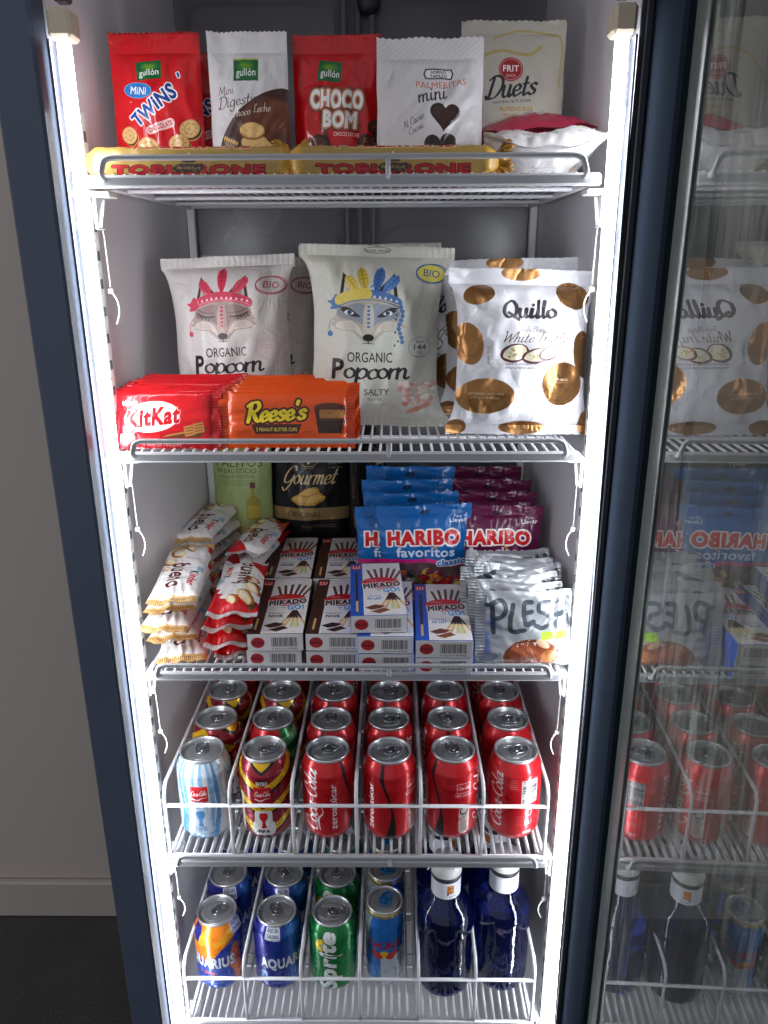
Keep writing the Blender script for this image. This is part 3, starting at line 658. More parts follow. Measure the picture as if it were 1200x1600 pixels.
def art_gourmet():
    A = Art(102, 172, 3.6, (22, 21, 24), metal=.15); A.tone(16, .2, 16)
    GD = (206, 176, 112)
    A.ell(50, 34, 15, 12, (30, 28, 26)); A.ring(50, 34, 15, 12, .7, GD); A.poly([(31, 24), (69, 28), (67, 41), (33, 38)], (36, 32, 28)); A.stroke([(31, 24), (69, 28), (67, 41), (33, 38), (31, 24)], .6, GD)
    A.text("Lay's", 50, 39, 15, (240, 224, 170), bold=.04, width=30, rot=-3)
    for j in range(9): A.stroke([(41+2*j, 46), (43+1.6*j, 49)], .4, GD)
    A.text('SINCE 1971', 84, 44, 4, (190, 188, 186), width=18); A.text('GOURMET SNACK', 84, 49, 3.4, (190, 188, 186), width=18)
    A.script('Gourmet', 49, 68, 22, (226, 196, 138), w=1.15, thin=.3, shear=.4, width=68)
    for j, (x, y, rx, ry, r) in enumerate(((50, 80, 15, 6.5, 18), (42, 89, 15, 6.5, -8), (57, 88, 14, 7, 20))):
        A.ell(x, y, rx, ry, (206, 152, 60), rot=r, wob=.06, seed=j); A.ell(x-1, y-.8, rx*.8, ry*.6, (232, 190, 98), rot=r, wob=.06, seed=j)
    A.rect(0, 99, 102, 115, (168, 140, 92), metal=.4); A.text('ORIGINAL', 44, 111, 10, (62, 52, 40), width=44, bold=.0)
    A.lines(40, 122, 44, 2, 2.5, (170, 150, 110), h=.7); return A
def mikado_front(noir):
    A = Art(63, 150, 4.6, (232, 228, 226)); A.tone(20, .03, 17)
    side = (62, 34, 28) if noir else (38, 84, 180); dk = (60, 30, 26)
    A.rect(0, 0, 15, 150, side); A.rect(15, 0, 15.5, 150, (250, 250, 250))
    A.rect(2, 6, 13, 20, (202, 26, 34)); A.text('LU', 7.5, 16.5, 11, WHITE, bold=.03, width=8.6)
    A.rect(6.4, 30, 9, 112, (62, 28, 22), r=1); A.rect(6.4, 112, 9, 140, (222, 178, 104), r=1)
    for k, (x, t) in enumerate(((24, -15), (31, -10), (38, -4), (45, 3), (51, 9), (57, 15))):
        a = math.radians(t); x1, y1 = x+2+28*math.sin(a)*.6, 16+abs(k-2.5)*3
        A.stroke([(30+k*4, 62), (x1, y1)], 3.4, (74, 38, 30)); A.stroke([(29.4+k*4, 62), (x1-.8, y1+2)], .8, (130, 84, 66))
    A.ell(36, 62, 23.5, 17, (200, 26, 36), rot=3); A.ell(58, 52, 1, 1, (200, 26, 36))
    A.text('MIKADO', 38, 74, 18, (28, 22, 26), rot=9, bold=.06, width=45, outline=[(1.0, (246, 240, 236))], shear=.1)
    A.script('Petite', 26, 56, 5, WHITE, w=.8)
    A.text('GO!', 49, 88, 16, (90, 160, 215), rot=8, bold=.06, width=20, outline=[(.8, WHITE), ]); A.text('TO', 34, 86, 6, (90, 160, 215), rot=6, bold=.04, width=5)
    for k, x in enumerate((40, 44, 48, 52, 57)):
        xb = 32+(x-40)*1.9; A.stroke([(48+(x-48)*.2, 92), ((48+xb)/2+1, 112)], 2.8, (56, 28, 24)); A.stroke([((48+xb)/2+1, 112), (xb, 132)], 2.8, (224, 178, 100))
    A.rect(46, 116, 54, 134, (206, 214, 160), alpha=.8)
    c2 = (40, 30, 28) if noir else (50, 100, 180)
    A.text('CHOCOLAT', 27, 101, 6, c2, width=18); A.text('NOIR' if noir else 'AU LAIT', 27.5, 109, 8.5, c2, bold=.04, width=17)
    ch = (52, 28, 26) if noir else (110, 60, 40)
    A.poly([(16, 130), (28, 122), (40, 126), (34, 132), (24, 136)], ch, smooth=False); A.poly([(22, 140), (38, 131), (45, 137), (32, 145)], tuple(int(c*1.2) for c in ch)); A.lines(18, 146, 36, 1, 2, (120, 110, 110), h=.6)
    return A
def mikado_end():
    A = Art(63, 22, 6, (224, 221, 222)); A.ell(12, 11, 7.6, 6.6, (176, 34, 46)); A.text('MIKADO', 12, 12.8, 4.6, (70, 16, 24), bold=.03, width=13)
    A.barcode(27, 4.6, 56, 16, bg=None, seed=4); A.text('7 622210 449283', 41.5, 19.6, 3, BLACK, width=29); A.rect(0, 0, 63, .6, (190, 190, 192)); return A
def art_haribo(blue):
    A = Art(112, 135, 4, (16, 98, 170) if blue else (94, 16, 62)); A.tone(22, .10, 18)
    b2 = (10, 82, 160) if blue else (88, 10, 58)
    for k in range(10): A.rect(0, 1+k*1.3, 112, 1.5+k*1.3, b2, alpha=.5)
    A.ell(56, 9, 6, 3, (20, 20, 30), alpha=.6)
    A.text('Para', 96, 17, 5.5, WHITE, width=9); A.text('Llevar', 96, 22.5, 7.5, WHITE, bold=.02, width=20)
    A.text('HARIBO', 54, 49, 24, (206, 24, 30), bold=.06, width=86, sx=1, outline=[(2.1, (248, 240, 236))], warp=lambda x, y: (x, y+(-.0010)*x*x+1))
    A.text('favoritos', 56, 65, 17.5, (214, 232, 246) if blue else (238, 226, 236), bold=.03, width=70, warp=lambda x, y: (x, y-.0006*x*x), outline=[(1, b2)])
    A.ell(67.6, 53, 1.9, 1.9, (240, 150, 40))
    if blue: A.poly([(0, 70), (60, 68), (112, 78), (112, 83), (60, 73), (0, 75)], (206, 30, 120))
    else: A.poly([(0, 69), (112, 73), (112, 80), (0, 76)], (60, 150, 180))
    A.poly([(0, 75), (60, 73), (112, 83), (112, 135), (0, 135)] if blue else [(0, 76), (112, 80), (112, 135), (0, 135)], (96, 70, 74))
    A.text('classic' if blue else 'Original', 86, 77, 10.5, (60, 130, 205) if blue else (206, 40, 70), bold=.05, width=34, outline=[(1.2, WHITE)], rot=-2)
    cols = [(150, 30, 34), (60, 24, 26), (190, 100, 40), (120, 40, 46), (40, 32, 34), (196, 160, 60), (70, 120, 60), (180, 150, 150)]
    q = random.Random(5)
    for k in range(70):
        x, y = q.uniform(2, 110), q.uniform(84, 133); c = q.choice(cols); r = q.uniform(4, 8)
        A.ell(x, y, r, r*.8, c, rot=q.uniform(0, 90), wob=.06, seed=k); A.ell(x-1.5, y-1.5, r*.5, r*.3, tuple(min(255, int(v*1.35+16)) for v in c), rot=20, alpha=.5)
    A.ring(42, 101, 9, 6, 1.2, (60, 140, 60), rot=20); heart(A, 74, 103, 10, (200, 36, 34), 10); A.ell(70, 99, 3, 2, (236, 120, 110))
    return A
def art_plesh():
    A = Art(104, 84, 4.6, (166, 168, 172), metal=.5); A.tone(14, .06, 19)
    for k in range(22): A.rect(.3+k*.42, 0, .5+k*.42, 84, (150, 152, 156), metal=.5)
    c = (52, 60, 68)
    for ch, P in (('P', [[(17, 14), (19, 46)], [(12, 16), (26, 11), (32, 19), (27, 29), (18, 31)]]), ('L', [[(40, 16), (37, 30), (38, 44), (52, 43)]]), ('E', [[(60, 13), (52, 15), (53, 36), (62, 34)], [(53, 25), (60, 23)]]),
                  ('S', [[(79, 13), (70, 14), (68, 22), (77, 26), (80, 34), (72, 41), (64, 38)]]), ('H', [[(88, 10), (86, 40)], [(99, 8), (100, 40)], [(87, 27), (100, 24)]])):
        for s in P: A.stroke(s, 5.2, c, smooth=True)
    A.ell(60, 72, 31, 19, (98, 46, 26), rot=4); A.ell(52, 66, 18, 9, (132, 66, 38), rot=14, alpha=.8); A.ell(76, 72, 13, 11, (126, 62, 32), rot=8); A.ell(80, 73, 8, 8, (168, 104, 58), rot=0, wob=.06); A.ell(72, 58, 8, 4, (226, 200, 170), rot=-30, alpha=.7)
    A.speck(44, 54, 66, 62, [(246, 244, 240)], 16, .8, seed=3)
    A.rect(70, 45, 100, 54, (140, 180, 40), r=2); A.text('Chocolate con leche', 85, 49, 3, (70, 110, 30), width=24); A.text('con almendra salada', 85, 52.5, 3, (70, 110, 30), width=24); return A
# can wraps: 208 mm round, 100 mm high (y down from the shoulder)
CW, CH = 208, 104
def cola_logo(A, x, y, L, col=WHITE, rot=90, w=1.5):
    A.script('Coca-Cola', x, y, L, col, rot=rot, w=w, thin=.35, shear=.3)
def cola_small(A, cx, cy, w=22, h=22, bg=(200, 20, 30)):
    A.rect(cx-w/2, cy-h/2, cx+w/2, cy+h/2, bg); A.script('Coca-Cola', cx-.5, cy+2, 7, WHITE, w=1.5, width=w*.86, rot=3)
    A.stroke([(cx-w*.42, cy+h*.30), (cx-w*.1, cy+h*.38), (cx+w*.15, cy+h*.26), (cx+w*.42, cy+h*.22)], [1.6, 2, 1, .6], WHITE, smooth=True)
def wrap_cola():
    A = Art(CW, CH, 3.4, (196, 18, 30)); A.tone(40, .05, 20)
    for off in (0,):
        cola_logo(A, 22, 52, 19, rot=90, w=1.7); A.stroke([(26, 92), (24, 76), (30, 66), (27, 54)], [1.2, 3, 1.2, .6], WHITE, smooth=True)
        A.text('zeroazúcar', 47, 58, 11.5, WHITE, rot=90, bold=.02, width=66)
    A.poly(list(catmull([(56, 0), (57, 20), (66, 46), (70, 70), (62, 104)], 8))+list(catmull([(76, 104), (75, 76), (69, 46), (62, 22), (61, 0)], 8)), (26, 20, 24))
    x = 100; A.rect(x-9, 24, x+9, 38, (244, 230, 230)); A.rect(x-8.4, 24.6, x+8.4, 37.4, (196, 18, 30)); A.script('Coca-Cola', x, 32.5, 5, WHITE, w=1.3, width=15); A.text('ZERO AZUCAR', x, 43, 4.4, WHITE, bold=.02, width=22)
    A.rect(x-6, 58, x+8, 98, (214, 196, 190), r=6); A.ring(x+1, 64, 5, 5, 1.6, (40, 30, 34)); A.lines(x-3, 73, 9, 8, 2.6, (120, 60, 60), h=.9)
    cola_logo(A, 132, 52, 17, rot=90, w=1.6)
    for k in range(5): A.lines(142, 18+3*k, 9, 1, 2, (240, 200, 200), h=.6)
    A.barcode(157, 20, 178, 52, vert=True, seed=7, bg=(238, 238, 238))
    A.ring(167, 66, 4.5, 4.5, 1.2, (230, 180, 180)); A.text('EU', 167, 84, 9, (230, 180, 180), bold=.02, width=10); A.lines(150, 70, 10, 6, 3, (226, 140, 140), h=.7); A.rect(160, 93, 172, 97, (230, 190, 180))
    A.rect(190, 78, 197, 92, (235, 200, 200), r=1.5); A.text('8', 193.5, 89, 9, (196, 18, 30), bold=.05)
    return A
def fifa(A, x, y, bg=WHITE, tr=(200, 24, 34), ink=(40, 30, 34)):
    A.rect(x-11, y-19, x+11, y+1, bg, r=4); A.rect(x-14, y-3, x+14, y+18, bg, r=5)
    A.poly([(x-4, y-15), (x+4, y-15), (x+5, y-8), (x+2, y-2), (x+3, y+6), (x+4, y+7), (x-4, y+7), (x-3, y+6), (x-2, y-2), (x-5, y-8)], tr, smooth=True); A.text('FIFA', x, y+14, 7, ink, bold=.05, width=15)
def wrap_sky():
    A = Art(CW, CH, 3.4, (226, 234, 240)); q = random.Random(2)
    for k in range(26):
        x = k*8+q.uniform(-2, 2); c = q.choice([(92, 158, 214), (130, 182, 224), (70, 140, 205), (168, 204, 232)])
        P = [(x, 0), (x+q.uniform(-3, 3), 30), (x+4, 60), (x+q.uniform(-5, 3), CH)]; A.stroke(P, [3, 6, 5, 7], c, smooth=True, alpha=.85)
    for X in (52, 156):
        cola_small(A, X, 38); fifa(A, X, 78, (206, 220, 236), (80, 146, 206), (110, 150, 200))
        for k in range(5): A.poly([(X+26+k*4, 104), (X+32+k*4, 66+5*k), (X+35+k*4, 66+5*k), (X+31+k*4, 104)], (240, 243, 246))
    return A
def wrap_chevron():
    A = Art(CW, CH, 3.4, (140, 20, 36)); Y = (226, 178, 20)
    for X in (0, 104, 208):
        for k in range(-3, 6):
            y = k*31
            A.poly([(X-52, y+30), (X, y-2), (X+52, y+30), (X+52, y+40), (X, y+8), (X-52, y+40)], Y)
            A.poly([(X-52, y+40), (X, y+8), (X+52, y+40), (X+52, y+44), (X, y+12), (X-52, y+44)], (24, 20, 22))
    A.rect(18, 44, 24, 104, (226, 222, 216)); A.rect(122, 44, 128, 104, (226, 222, 216))
    for X in (52, 156):
        A.poly([(X-8, 24), (X-2, 17), (X+7, 21), (X+5, 24)], (24, 20, 22)); A.text('INTRO', X, 26, 7, (230, 226, 214), width=14, bold=.05); cola_small(A, X, 40, 22, 22, (196, 22, 34)); fifa(A, X, 82)
    return A
def wrap_green_cola():
    A = wrap_cola(); A.rect(110, 0, 146, 104, (20, 110, 58)); 
    for k in range(4): A.poly([(112, 10+26*k), (142, 2+26*k), (142, 14+26*k), (112, 24+26*k)], (110, 190, 130))
    return A
def wrap_aqua(orange):
    A = Art(CW, CH, 3.4, (28, 34, 126)); 
    for X in (0, 104, 208): A.ell(X+70, 60, 34, 80, (28, 74, 158), rot=10, alpha=.6)
    for X in (52, 156):
        if orange:
            A.poly([(X-40, 0), (X+36, 0), (X+44, 12), (X+14, 34), (X, 52), (X+4, 104), (X-30, 60), (X-36, 40)], (232, 128, 24)); A.poly([(X-30, 0), (X-16, 2), (X-10, 26), (X-28, 26)], (30, 36, 128)); A.poly([(X+4, 22), (X+44, -4), (X+44, 12), (X+6, 30)], (240, 168, 40)); A.poly([(X-14, 10), (X-2, 0), (X+2, 24), (X-22, 32)], (240, 168, 40))
            A.poly([(X+28, 40), (X+40, 36), (X+42, 104), (X+20, 104)], (214, 104, 30), smooth=True); A.poly([(X-40, 58), (X+20, 62), (X+26, 104), (X-40, 104)], (44, 70, 160), smooth=True)
        else: A.poly([(X+2, 6), (X+34, 0), (X+44, 40), (X+30, 104), (X+10, 104)], (24, 92, 170), alpha=.7); A.poly([(X+6, 0), (X+26, 0), (X+10, 26)], (70, 130, 200), alpha=.5)
        A.text('AQUARIUS', X+(6 if not orange else -8), 64, 23, (222, 226, 232), bold=.05, width=80, outline=[(.6, (20, 30, 100))])
        if orange: A.text('NARANJA', X-6, 76, 6.5, (226, 110, 60), bold=.03, width=24)
        else: A.rect(X-34, 72, X-24, 88, (150, 190, 225), r=1.5); A.text('8', X-29, 84, 9, (30, 60, 140), bold=.04)
        for k in range(16):
            a = -1.2+k*.16; A.stroke([(X+8+24*math.sin(a), 104-6*math.cos(a)), (X+8+40*math.sin(a), 104-26*math.cos(a))], .8, (110, 150, 214), alpha=.6)
        A.text('MINERALES', X-2, 92, 5, (140, 170, 220), width=32)
        L = (X-14) if not orange else (X+42); A.rect(L-11, -3, L+11, 16, (224, 228, 234), rot=-4); A.text('BAJO EN', L, 5.5, 6.5, (30, 40, 110), bold=.02, width=17, rot=-4); A.text('CALORIAS', L, 12.5, 6, (30, 40, 110), bold=.02, width=17, rot=-4)
    return A
def wrap_sprite():
    A = Art(CW, CH, 3.4, (6, 116, 52)); A.tone(30, .2, 22)
    for k in range(60): A.stroke([(3.5*k, 104), (3.5*k+2, 70+6*math.sin(k))], .7, (24, 140, 74), alpha=.5)
    for X in (52, 156):
        A.ell(X-16, 26, 9, 11, (240, 196, 30), rot=-30); A.ell(X-16, 26, 6, 8, (246, 216, 70), rot=-30); A.stroke([(X-7, 14), (X-5, 24), (X-9, 36)], 1.4, (150, 200, 60), smooth=True)
        A.text('Sprite', X+3, 54, 33, (236, 242, 238), rot=90, bold=.05, width=98, shear=.15, outline=[(1, (4, 70, 34))]); A.lines(X+28, 30, 12, 14, 4, (90, 170, 110), h=.8)
    return A
def wrap_bull():
    A = Art(166, 128, 3.4, (34, 112, 196))
    for X in (0, 83, 166):
        A.poly([(X-4, 0), (X+26, 0), (X+16, 60), (X-12, 60)], (188, 196, 206), metal=0)
        A.poly([(X-45, 70), (X-8, 62), (X-2, 128), (X-45, 128)], (196, 204, 212)); 
    for X in (41.5, 124.5):
        A.text('Red Bull', X, 58, 17, (196, 26, 46), bold=.04, width=46, shear=.1)
        A.ell(X+2, 68, 6, 6, (240, 190, 40)); 
        for s in (-1, 1): A.poly([(X+2+s*2, 74), (X+2+s*8, 66), (X+2+s*18, 64), (X+2+s*22, 68), (X+2+s*16, 72), (X+2+s*10, 78)], (200, 50, 40), smooth=True)
        for k in range(9):
            a = -1.3+k*.32; A.stroke([(X+10*math.sin(a), 122-8*math.cos(a)), (X+26*math.sin(a), 124-34*math.cos(a))], 1.0, (230, 236, 240), alpha=.7)
    A.rect(0, 0, 166, 5, (184, 170, 110)); A.text('ENERGY DRINK  ENERGY DRINK  ENERGY DRINK', 83, 4.2, 4, (60, 56, 30), width=158); A.rect(0, 118, 166, 121, (214, 220, 226)); A.rect(0, 124, 166, 125.4, (214, 220, 226))
    return A
def art_bottle_label():
    A = Art(126, 30, 4.5, (222, 224, 232))
    for X in (31.5,):
        A.rect(X-10, 5, X+10, 20, (176, 92, 26), r=1); A.rect(X-8.6, 6.2, X+8.6, 17, (222, 160, 52), r=.8); A.text('SOLÁN', X, 12, 6.5, (130, 20, 24), bold=.04, width=16); A.text('DE CABRAS', X, 16.2, 4, (100, 24, 30), width=15, bold=.02); A.ell(X, 21, 3, 1.8, (30, 40, 90)); A.text('AGUA MINERAL NATURAL', X, 26.5, 3, (60, 66, 110), width=26)
    A.lines(60, 4, 56, 9, 2.5, (110, 116, 150), h=.6); A.rect(0, 0, 126, 1, (190, 190, 206)); return A
# ------------------------------------------------------------------ room: wall, skirting, carpet
M_wall = plain('wall_paint', (196, 184, 176), .8, var=.03, scale=6, bump=.0006)
M_skirt = plain('skirting_paint', (188, 178, 171), .7, var=.03, scale=8)
def carpet_mat():
    m, nt, p = nodemat('carpet'); v = coords(nt, 'Object'); n = noise_node(nt, 260, 4, v); n2 = noise_node(nt, 9, 3, v)
    r = nt.nodes.new('ShaderNodeValToRGB'); r.color_ramp.elements[0].color = (.036, .033, .032, 1); r.color_ramp.elements[1].color = (.14, .132, .125, 1)
    mm = nt.nodes.new('ShaderNodeMath'); mm.operation = 'MULTIPLY_ADD'; mm.inputs[1].default_value = .7; nt.links.new(n.outputs[0], mm.inputs[0])
    q = nt.nodes.new('ShaderNodeMath'); q.operation = 'MULTIPLY'; q.inputs[1].default_value = .3; nt.links.new(n2.outputs[0], q.inputs[0]); nt.links.new(q.outputs[0], mm.inputs[2])
    nt.links.new(mm.outputs[0], r.inputs[0]); nt.links.new(r.outputs[0], p.inputs['Base Color']); p.inputs['Roughness'].default_value = 1; p.inputs['Specular IOR Level'].default_value = .1
    b = nt.nodes.new('ShaderNodeBump'); b.inputs['Distance'].default_value = .004; nt.links.new(n.outputs[0], b.inputs['Height']); nt.links.new(b.outputs[0], p.inputs['Normal']); return m
tag(link('wall', MB().box(-4, 4, .65, .80, FLOOR, 1.3).me(), M_wall), kind='structure')
tag(link('skirting_board', MB().box(-4, 4, .632, .649, FLOOR+.001, FLOOR+.1, .004).me(), M_skirt), kind='structure')
tag(link('floor', MB().box(-4, 4, -3, .65, FLOOR-.05, FLOOR).me(), carpet_mat()), kind='structure')

# ------------------------------------------------------------------ the upright display fridge
M_navy = plain('navy_steel', (78, 88, 106), .38, var=.04, scale=14, spec=.35, bump=.00012)
M_liner = plain('liner_aluminium', (225, 223, 227), .34, var=.05, scale=9, bump=.0002, spec=.5)
M_back = plain('back_panel', (112, 110, 114), .24, var=.05, scale=7, spec=.6)
M_white = plain('white_plastic', (222, 222, 220), .45, var=.03, scale=30)
M_chan = plain('lamp_channel', (58, 62, 72), .30, var=.04, scale=90, metal=.35)
M_gasket = plain('rubber_gasket', (40, 44, 52), .34, var=.12, scale=30, spec=.6)
M_frame = plain('door_frame_steel', (34, 40, 49), .7, var=.05, scale=14, spec=.0)
M_alu = plain('spacer_aluminium', (120, 126, 124), .35, metal=.6, var=.05, scale=30)
def led_mat(name, k):
    m, nt, p = nodemat(name); p.inputs['Base Color'].default_value = (.9, .93, 1, 1)
    p.inputs['Emission Color'].default_value = (.90, .94, 1.0, 1); p.inputs['Emission Strength'].default_value = k; return m
M_led = led_mat('led_glow', LED_STRENGTH)
M_capp = plain('lamp_cap', (206, 190, 168), .4, var=.05)
XL, XR, YB, TOP = -.252, .256, .372, .33
BOT = -1.18
fr = thing('display_fridge', 'tall navy upright drinks fridge standing open, lit inside by two white light tubes', 'fridge', (0, 0, 0))
P_ = lambda n, mb, m: link(n, mb.me(n), m, fr)
P_('side_panel', MB().box(XL-.046, XL-.006, -.02, .56, FLOOR+.06, .52, .003), M_navy)
P_('side_panel', MB().box(XR+.006, XR+.046, .002, .56, FLOOR+.06, .52, .003), M_navy)
P_('top_panel', MB().box(XL-.001, XR+.001, -.018, .56, TOP+.003, .52), M_navy)
P_('base_panel', MB().box(XL-.001, XR+.001, -.018, .56, FLOOR+.06, BOT-.003), M_navy)
P_('rear_panel', MB().box(XL-.001, XR+.001, .40, .558, BOT-.001, TOP+.001), M_navy)
XLR, XRR = -.2355, .2405          # the liner narrows towards the back
for sx, x, xr in ((1, XL-.003, XLR), (-1, XR+.003, XRR)):
    P_('liner_wall', MB().prism([(x, .006), (xr, YB), (xr-sx*.004, YB), (x-sx*.002, .006)], BOT, TOP), M_liner)
P_('liner_ceiling', MB().box(XL-.002, XR+.002, -.012, YB, TOP+.001, TOP+.003), M_liner)
P_('liner_floor', MB().box(XL-.002, XR+.002, -.012, YB, BOT-.0025, BOT-.0005), M_liner)
P_('back_panel', MB().box(XL+.003, XR-.003, YB, YB+.02, BOT+.001, TOP-.001), M_back)
def rr(x0, x1, z0, z1, r, k=5):
    P = []
    for cx, cz, a0 in ((x1-r, z1-r, 0), (x0+r, z1-r, 90), (x0+r, z0+r, 180), (x1-r, z0+r, 270)):
        for j in range(k+1): a = math.radians(a0+90*j/k); P.append((cx+r*math.cos(a), cz+r*math.sin(a)))
    return P
for zz0, zz1 in ((.10, .31), (-.16, .045), (-.41, -.20), (-.67, -.45), (-.94, -.71)):
    for x0, x1 in ((-.215, -.030), (.030, .215)):
        P_('pressed_panel', MB().prism(rr(x0, x1, zz0, zz1, .022), YB-.007, YB+.004, 'y'), M_back)
for x in (-.018, .0, .018):
    P_('air_duct_rib', MB().box(x-.004, x+.004, YB-.012, YB+.003, BOT+.01, TOP-.006, .002), M_back)
P_('sensor', MB().lathe([(0, -.0), (.010, 0), (.014, .004), (.015, .012)], 24), M_gasket).matrix_local = Matrix.Translation((.014, YB-.022, .312)) @ Matrix.Rotation(-PI/2, 4, 'X')
# slotted shelf rails, front and rear, both sides
def rail(x0, x1, y0, y1, z0, z1, slots=True):
    o = P_('shelf_rail', MB().box(x0, x1, y0, y1, z0, z1, .0008), M_white)
    return o
for sx, xa in ((1, XL+.0025), (-1, XR-.0025)):
    rail(*sorted((xa, xa+sx*.010)), .014, .028, BOT+.01, .134)
    xq = XLR+.0005 if sx > 0 else XRR-.0005
    rail(*sorted((xq, xq+sx*.010)), YB-.018, YB-.0075, BOT+.01, .078)
    mb = MB(); z = .118
    while z > -1.1:
        mb.box(*sorted((xa+sx*.0095, xa+sx*.0106)), .0185, .0235, z-.009, z); z -= .026
    link('rail_slots', mb.me(), M_gasket, fr)['kind'] = 'stuff'
    mb = MB(); z = .10
    while z > -1.1:
        mb.box(*sorted((xa-sx*.0012, xa-sx*.0004)), .040, .046, z-.012, z); z -= .044
    link('wall_slots', mb.me(), M_gasket, fr)['kind'] = 'stuff'
for sx, xa in ((1, XL+.0135), (-1, XR-.0135)):
    for zs in (Z1, Z2, Z3, Z4, Z5):
        m = MB(); m.box(*sorted((xa, xa+sx*.003)), .018, .040, zs-.040, zs-.006, .001); m.box(*sorted((xa, xa+sx*.018)), .014, .040, zs-.0115, zs-.0065, .001)
        m.prism([(.036, zs-.012), (.040, zs-.012), (.040, zs-.014), (.022, zs-.038), (.020, zs-.038)], *sorted((xa+sx*.003, xa+sx*.006)), axis='x')
        P_('shelf_bracket', m, M_white)
# light tubes: plastic cover, channel, end cap
for side, (xt, xb, sx) in (('left', (-.2365, -.2365, 1)), ('right', (.2385, .2535, -1))):
    zt, zb = .183, -1.12; n = 14
    def tube(name, r, y, ax0, ax1, m, dx=0, squash=1):
        v = []; f = []; k = 10
        for z, x in ((zt, xt+dx), (zb, xb+dx)):
            for j in range(k+1):
                a = ax0+(ax1-ax0)*j/k; v.append((x+r*math.cos(a)*squash, y+r*math.sin(a), z))
        for j in range(k): f.append((j, j+1, k+2+j, k+1+j))
        f.append(tuple(range(k+1))); f.append(tuple(range(2*k+1, k, -1)))
        me = mesh(v, f); return link(name, me, m, fr)
    tube('light_tube', .0058, -.010, 0, 2*PI, M_led)
    ch = MB()
    for a, b, c, d in (tuple(sorted((-sx*.0108, -sx*.0090)))+(-.019, -.005),):
        v = [(xt+a, c, zt), (xt+b, c, zt), (xt+b, d, zt), (xt+a, d, zt), (xb+a, c, zb), (xb+b, c, zb), (xb+b, d, zb), (xb+a, d, zb)]
        ch.add(v, [(0, 1, 2, 3), (7, 6, 5, 4), (0, 4, 5, 1), (1, 5, 6, 2), (2, 6, 7, 3), (3, 7, 4, 0)])
    P_('lamp_channel', ch, M_chan)
    P_('lamp_cap', MB().box(xt-.0100, xt+.0100, -.019, .006, zt+.001, zt+.024, .003), M_capp)
    P_('lamp_lead', MB().box(xt-.006, xt+.007, -.012, .004, zt+.030, zt+.052, .002).rod([(xt, -.006, zt+.052), (xt-.003, -.002, zt+.14)], .003), M_gasket)

# ------------------------------------------------------------------ glass door, open, hinged at the right
TH = math.radians(-1.5); HX = .272
dr = bpy.data.objects.new('door', None); COL.objects.link(dr); dr.parent = fr; dr.location = (HX, -.004, 0); dr.rotation_euler = (0, 0, TH)
# door space: -Y runs from the hinge to the free edge, -X is the inner face
D_ = lambda n, mb, m: link(n, mb.me(n), m, dr)
dz0, dz1, DW = -1.30, .46, .54
D_('door_frame', MB().box(-.010, .034, -.098, -.001, dz0, dz1, .003).box(-.010, .034, -DW, -DW+.07, dz0, dz1, .003).box(-.009, .033, -DW+.07, -.098, dz1-.08, dz1-.001).box(-.009, .033, -DW+.07, -.098, dz0+.001, dz0+.08), M_frame)
g = MB()
for y, t, x in ((-.003, .003, -.0180), (-.009, .0025, -.0200), (-.015, .0025, -.0170)): g.box(x, -.0105, y-t, y, dz0+.02, dz1-.02, .0011)
D_('gasket', g, M_gasket)
D_('glass_border', MB().box(-.0022, -.0006, -.128, -.0985, dz0+.081, dz1-.081, .0004), plain('printed_border', (92, 98, 96), .42, var=.06, scale=20))
D_('glass_spacer', MB().box(.004, .0175, -.124, -.0985, dz0+.081, dz1-.081, .001), M_alu)
def glass_mat(name, ior, tint, smudge):
    m = bpy.data.materials.new(name); m.use_nodes = True; nt = m.node_tree; nt.nodes.clear()
    out = nt.nodes.new('ShaderNodeOutputMaterial'); mx = nt.nodes.new('ShaderNodeMixShader')
    tr = nt.nodes.new('ShaderNodeBsdfTransparent'); tr.inputs[0].default_value = tint
    gl = nt.nodes.new('ShaderNodeBsdfGlossy'); gl.inputs['Roughness'].default_value = .006
    fz = nt.nodes.new('ShaderNodeFresnel'); fz.inputs['IOR'].default_value = ior
    nt.links.new(fz.outputs[0], mx.inputs[0]); nt.links.new(tr.outputs[0], mx.inputs[1]); nt.links.new(gl.outputs[0], mx.inputs[2])
    if smudge:
        # wiped finger marks and cleaning streaks: a faint film of grease
        v = coords(nt, 'Object', (1, 26, 3.2)); n = noise_node(nt, 3.2, 6, v, dist=.6, rough=.7)
        v2 = coords(nt, 'Object', (1, 5, 3)); n2 = noise_node(nt, 1.6, 3, v2)
        a = mapr(nt, n.outputs[0], .44, .72, 0, 1); b = mapr(nt, n2.outputs[0], .42, .66, 0.1, 1)
        mm = nt.nodes.new('ShaderNodeMath'); mm.operation = 'MULTIPLY'; nt.links.new(a, mm.inputs[0]); nt.links.new(b, mm.inputs[1])
        m2 = nt.nodes.new('ShaderNodeMath'); m2.operation = 'MULTIPLY'; m2.inputs[1].default_value = smudge; nt.links.new(mm.outputs[0], m2.inputs[0])
        m3 = nt.nodes.new('ShaderNodeMath'); m3.operation = 'ADD'; m3.inputs[1].default_value = .035; nt.links.new(m2.outputs[0], m3.inputs[0])
        df = nt.nodes.new('ShaderNodeBsdfDiffuse'); df.inputs[0].default_value = (.75, .78, .72, 1)
        mx2 = nt.nodes.new('ShaderNodeMixShader'); nt.links.new(m3.outputs[0], mx2.inputs[0]); nt.links.new(mx.outputs[0], mx2.inputs[1]); nt.links.new(df.outputs[0], mx2.inputs[2])
        nt.links.new(mx2.outputs[0], out.inputs[0])
    else: nt.links.new(mx.outputs[0], out.inputs[0])
    return m
